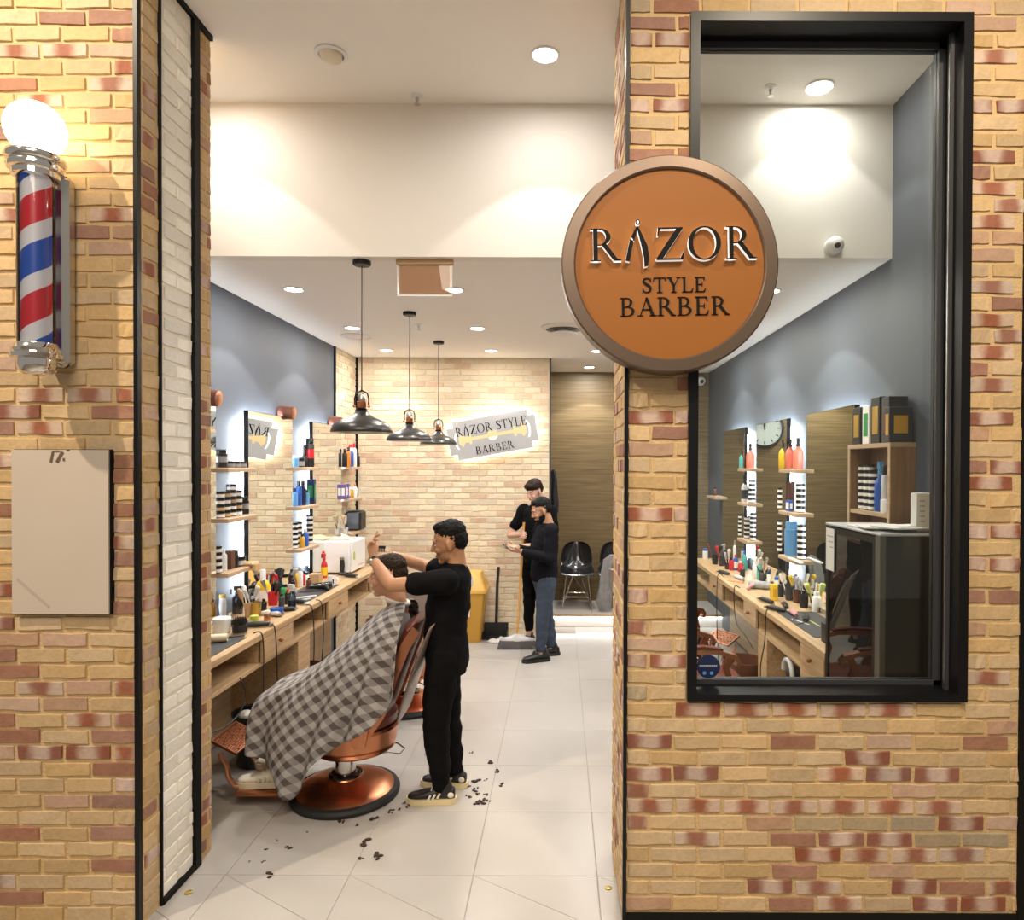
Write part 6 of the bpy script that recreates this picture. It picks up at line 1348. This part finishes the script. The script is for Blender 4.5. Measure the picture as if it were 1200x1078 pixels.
# ---------------------------------------------------------------- bearded man with phone
loc=V((-.165,4.05,0)); yaw=math.pi+.30; hc=V((.035,0,1.525)); M=RM(0,.38)
b=MB(); head_parts(b,hc,M,1.0); neck_parts(b,V((-.04,0,1.36)),hc,M,.058)
torso_parts(b,[((0,0,.86),.10,.15,0),((0,0,1.05),.10,.14,0),((-.02,0,1.25),.11,.165,0),((-.03,0,1.36),.07,.14,0)])
sh=[V((-.02,.19,1.34)),V((-.02,-.19,1.34))]; el=[V((.02,.25,1.06)),V((.04,-.24,1.06))]; wr=[V((.27,.12,1.125)),V((.27,-.06,1.145))]
for k in (0,1): limb(b,[(sh[k],.052),(el[k],.040)]); limb(b,[(el[k],.040),(wr[k],.027)]); hand_parts(b,wr[k],V((1,-.25 if k==0 else .35,.10)),V((0,.35 if k==0 else -.5,-.9)),1 if k==0 else -1,curl=.35)
for sd,ax in ((1,.06),(-1,-.10)): limb(b,[(V((0,sd*.085,.86)),.085),(V((ax*.5+.01,sd*.085,.47)),.055),(V((ax,sd*.09,.09)),.038)])
p3=person_root(b,'skin_olive',loc,yaw,'bearded man in black sweater and jeans holding a phone'); eyes(p3,hc,M); hair_of(p3,hc,M,'hair_black','short',1.02,seed=5)
b=MB(); T=lambda x,y,z: hc+M@V((x,y,z))
b.ell(T(.045,0,-.088),(.050,.048,.036),M); b.ell(T(.020,.040,-.055),(.045,.016,.045),M); b.ell(T(.020,-.040,-.055),(.045,.016,.045),M); b.ell(T(.088,0,-.048),(.010,.026,.006),M); voxel(b,'beard','hair_black',.005,p3,smooth_it=2,disp=lambda c,n_: n_*.003*mn.noise(c*150))
b=MB(); torso_parts(b,[((0,0,.80),.128,.175,0),((0,0,.85),.138,.185,0),((0,0,1.05),.13,.178,0),((-.015,0,1.22),.13,.195,0),((-.025,0,1.34),.10,.18,0),((-.035,0,1.395),.064,.085,0)])
for k in (0,1): limb(b,[(sh[k],.072),(el[k],.062)]); limb(b,[(el[k],.062),(wr[k]-(wr[k]-el[k]).normalized()*.03,.042)])
voxel(b,'sweater','sweater_black',.010,p3,smooth_it=5,disp=fold)
b=MB()
for sd,ax in ((1,.06),(-1,-.10)): limb(b,[(V((0,sd*.085,.84)),.105),(V((ax*.25,sd*.088,.66)),.093),(V((ax*.5+.01,sd*.088,.47)),.076),(V((ax*.8,sd*.09,.28)),.064),(V((ax,sd*.09,.13)),.055)])
b.loft([((0,0,.78),(.115,0,0),(0,.165,0)),((0,0,.92),(.11,0,0),(0,.155,0))],24); voxel(b,'jeans','denim',.009,p3,smooth_it=4,disp=fold)
shoe(p3,V((.05,.09,0)),.05,'shoe_black','shoe_black',None,1.05,laces='charcoal'); shoe(p3,V((-.11,-.09,0)),-.1,'shoe_black','shoe_black',None,1.05,laces='charcoal')
RZ=Matrix.Rotation(yaw,3,'Z'); c0=loc+RZ@(V((.375,.035,1.155)))
t=thing('phone',c0,'black phone held by the bearded man','phone'); MB().bbox((-.036,-.075,-.004),(.036,.075,.004),.003).build('phone_body','black_gloss',t); MB().box((-.032,-.068,.004),(.032,.068,.0045)).build('screen','charcoal',t); t.rotation_euler=(R(-25),R(25),yaw+math.pi/2)

# ---------------------------------------------------------------- young man with the broom
loc=V((-.265,4.62,0)); yaw=math.pi+.95; hc=V((.04,0,1.700)); M=RM(-.15,.38)
b=MB(); head_parts(b,hc,M,1.0); neck_parts(b,V((-.03,0,1.53)),hc,M,.056)
torso_parts(b,[((0,0,.96),.10,.15,0),((0,0,1.15),.095,.14,0),((-.01,0,1.38),.105,.165,0),((-.02,0,1.50),.07,.14,0)])
RZi=Matrix.Rotation(-yaw,3,'Z'); tip=RZi@((V((bh.x,BY,0))+top*1.0+V((0,0,-.02)))-loc); grip=RZi@((V((bh.x,BY,0))+V((0,0,.14)).lerp(top,.90))-loc)
sh=[V((-.01,.19,1.49)),V((-.01,-.19,1.49))]; wr=[V((.20,.08,1.12)),grip+V((-.075,-.035,-.02))]; el=[V((.02,.25,1.22)),V((.10,-.30,1.20))]
for k in (0,1): limb(b,[(sh[k],.052),(el[k],.040)]); limb(b,[(el[k],.039),(wr[k],.027)])
hand_parts(b,wr[1],V((.9,.25,.10)),V((-.2,-.9,.1)),1,curls=(.85,.9,.95,1.0),spread=.05,thumb=(.35,.1,-.1)); hand_parts(b,wr[0],V((.9,-.3,-.1)),V((0,.6,.6)),-1,curl=.5)
for sd,ax in ((1,.0),(-1,.02)): limb(b,[(V((0,sd*.085,.95)),.083),(V((.01,sd*.088,.52)),.055),(V((ax,sd*.09,.09)),.036)])
p4=person_root(b,'skin_light',loc,yaw,'young man in black holding the broom stick'); eyes(p4,hc,M,'hair_brown'); hair_of(p4,hc,M,'hair_brown','fringe',seed=7)
b=MB(); torso_parts(b,[((0,0,.90),.125,.17,0),((0,0,1.05),.125,.17,0),((0,0,1.2),.12,.168,0),((-.01,0,1.38),.122,.19,0),((-.015,0,1.49),.095,.178,0),((-.03,0,1.555),.062,.08,0)])
for k in (0,1): limb(b,[(sh[k],.070),(sh[k].lerp(el[k],.62),.064)])
voxel(b,'tee_shirt','tee_black',.010,p4,smooth_it=5,disp=fold)
b=MB()
for sd,ax in ((1,.0),(-1,.02)): limb(b,[(V((0,sd*.085,.94)),.102),(V((.01,sd*.088,.72)),.092),(V((.01,sd*.088,.52)),.075),(V((ax,sd*.09,.32)),.062),(V((ax,sd*.09,.17)),.050)])
b.loft([((0,0,.86),(.112,0,0),(0,.16,0)),((0,0,1.02),(.108,0,0),(0,.152,0))],24); voxel(b,'trousers','trousers_black',.009,p4,smooth_it=4,disp=fold)
shoe(p4,V((.0,.09,0)),.12,'shoe_black','shoe_white',None,1.0,laces='charcoal'); shoe(p4,V((.02,-.09,0)),-.12,'shoe_black','shoe_white',None,1.0,laces='charcoal')

bpy.data.scenes.remove(TS)
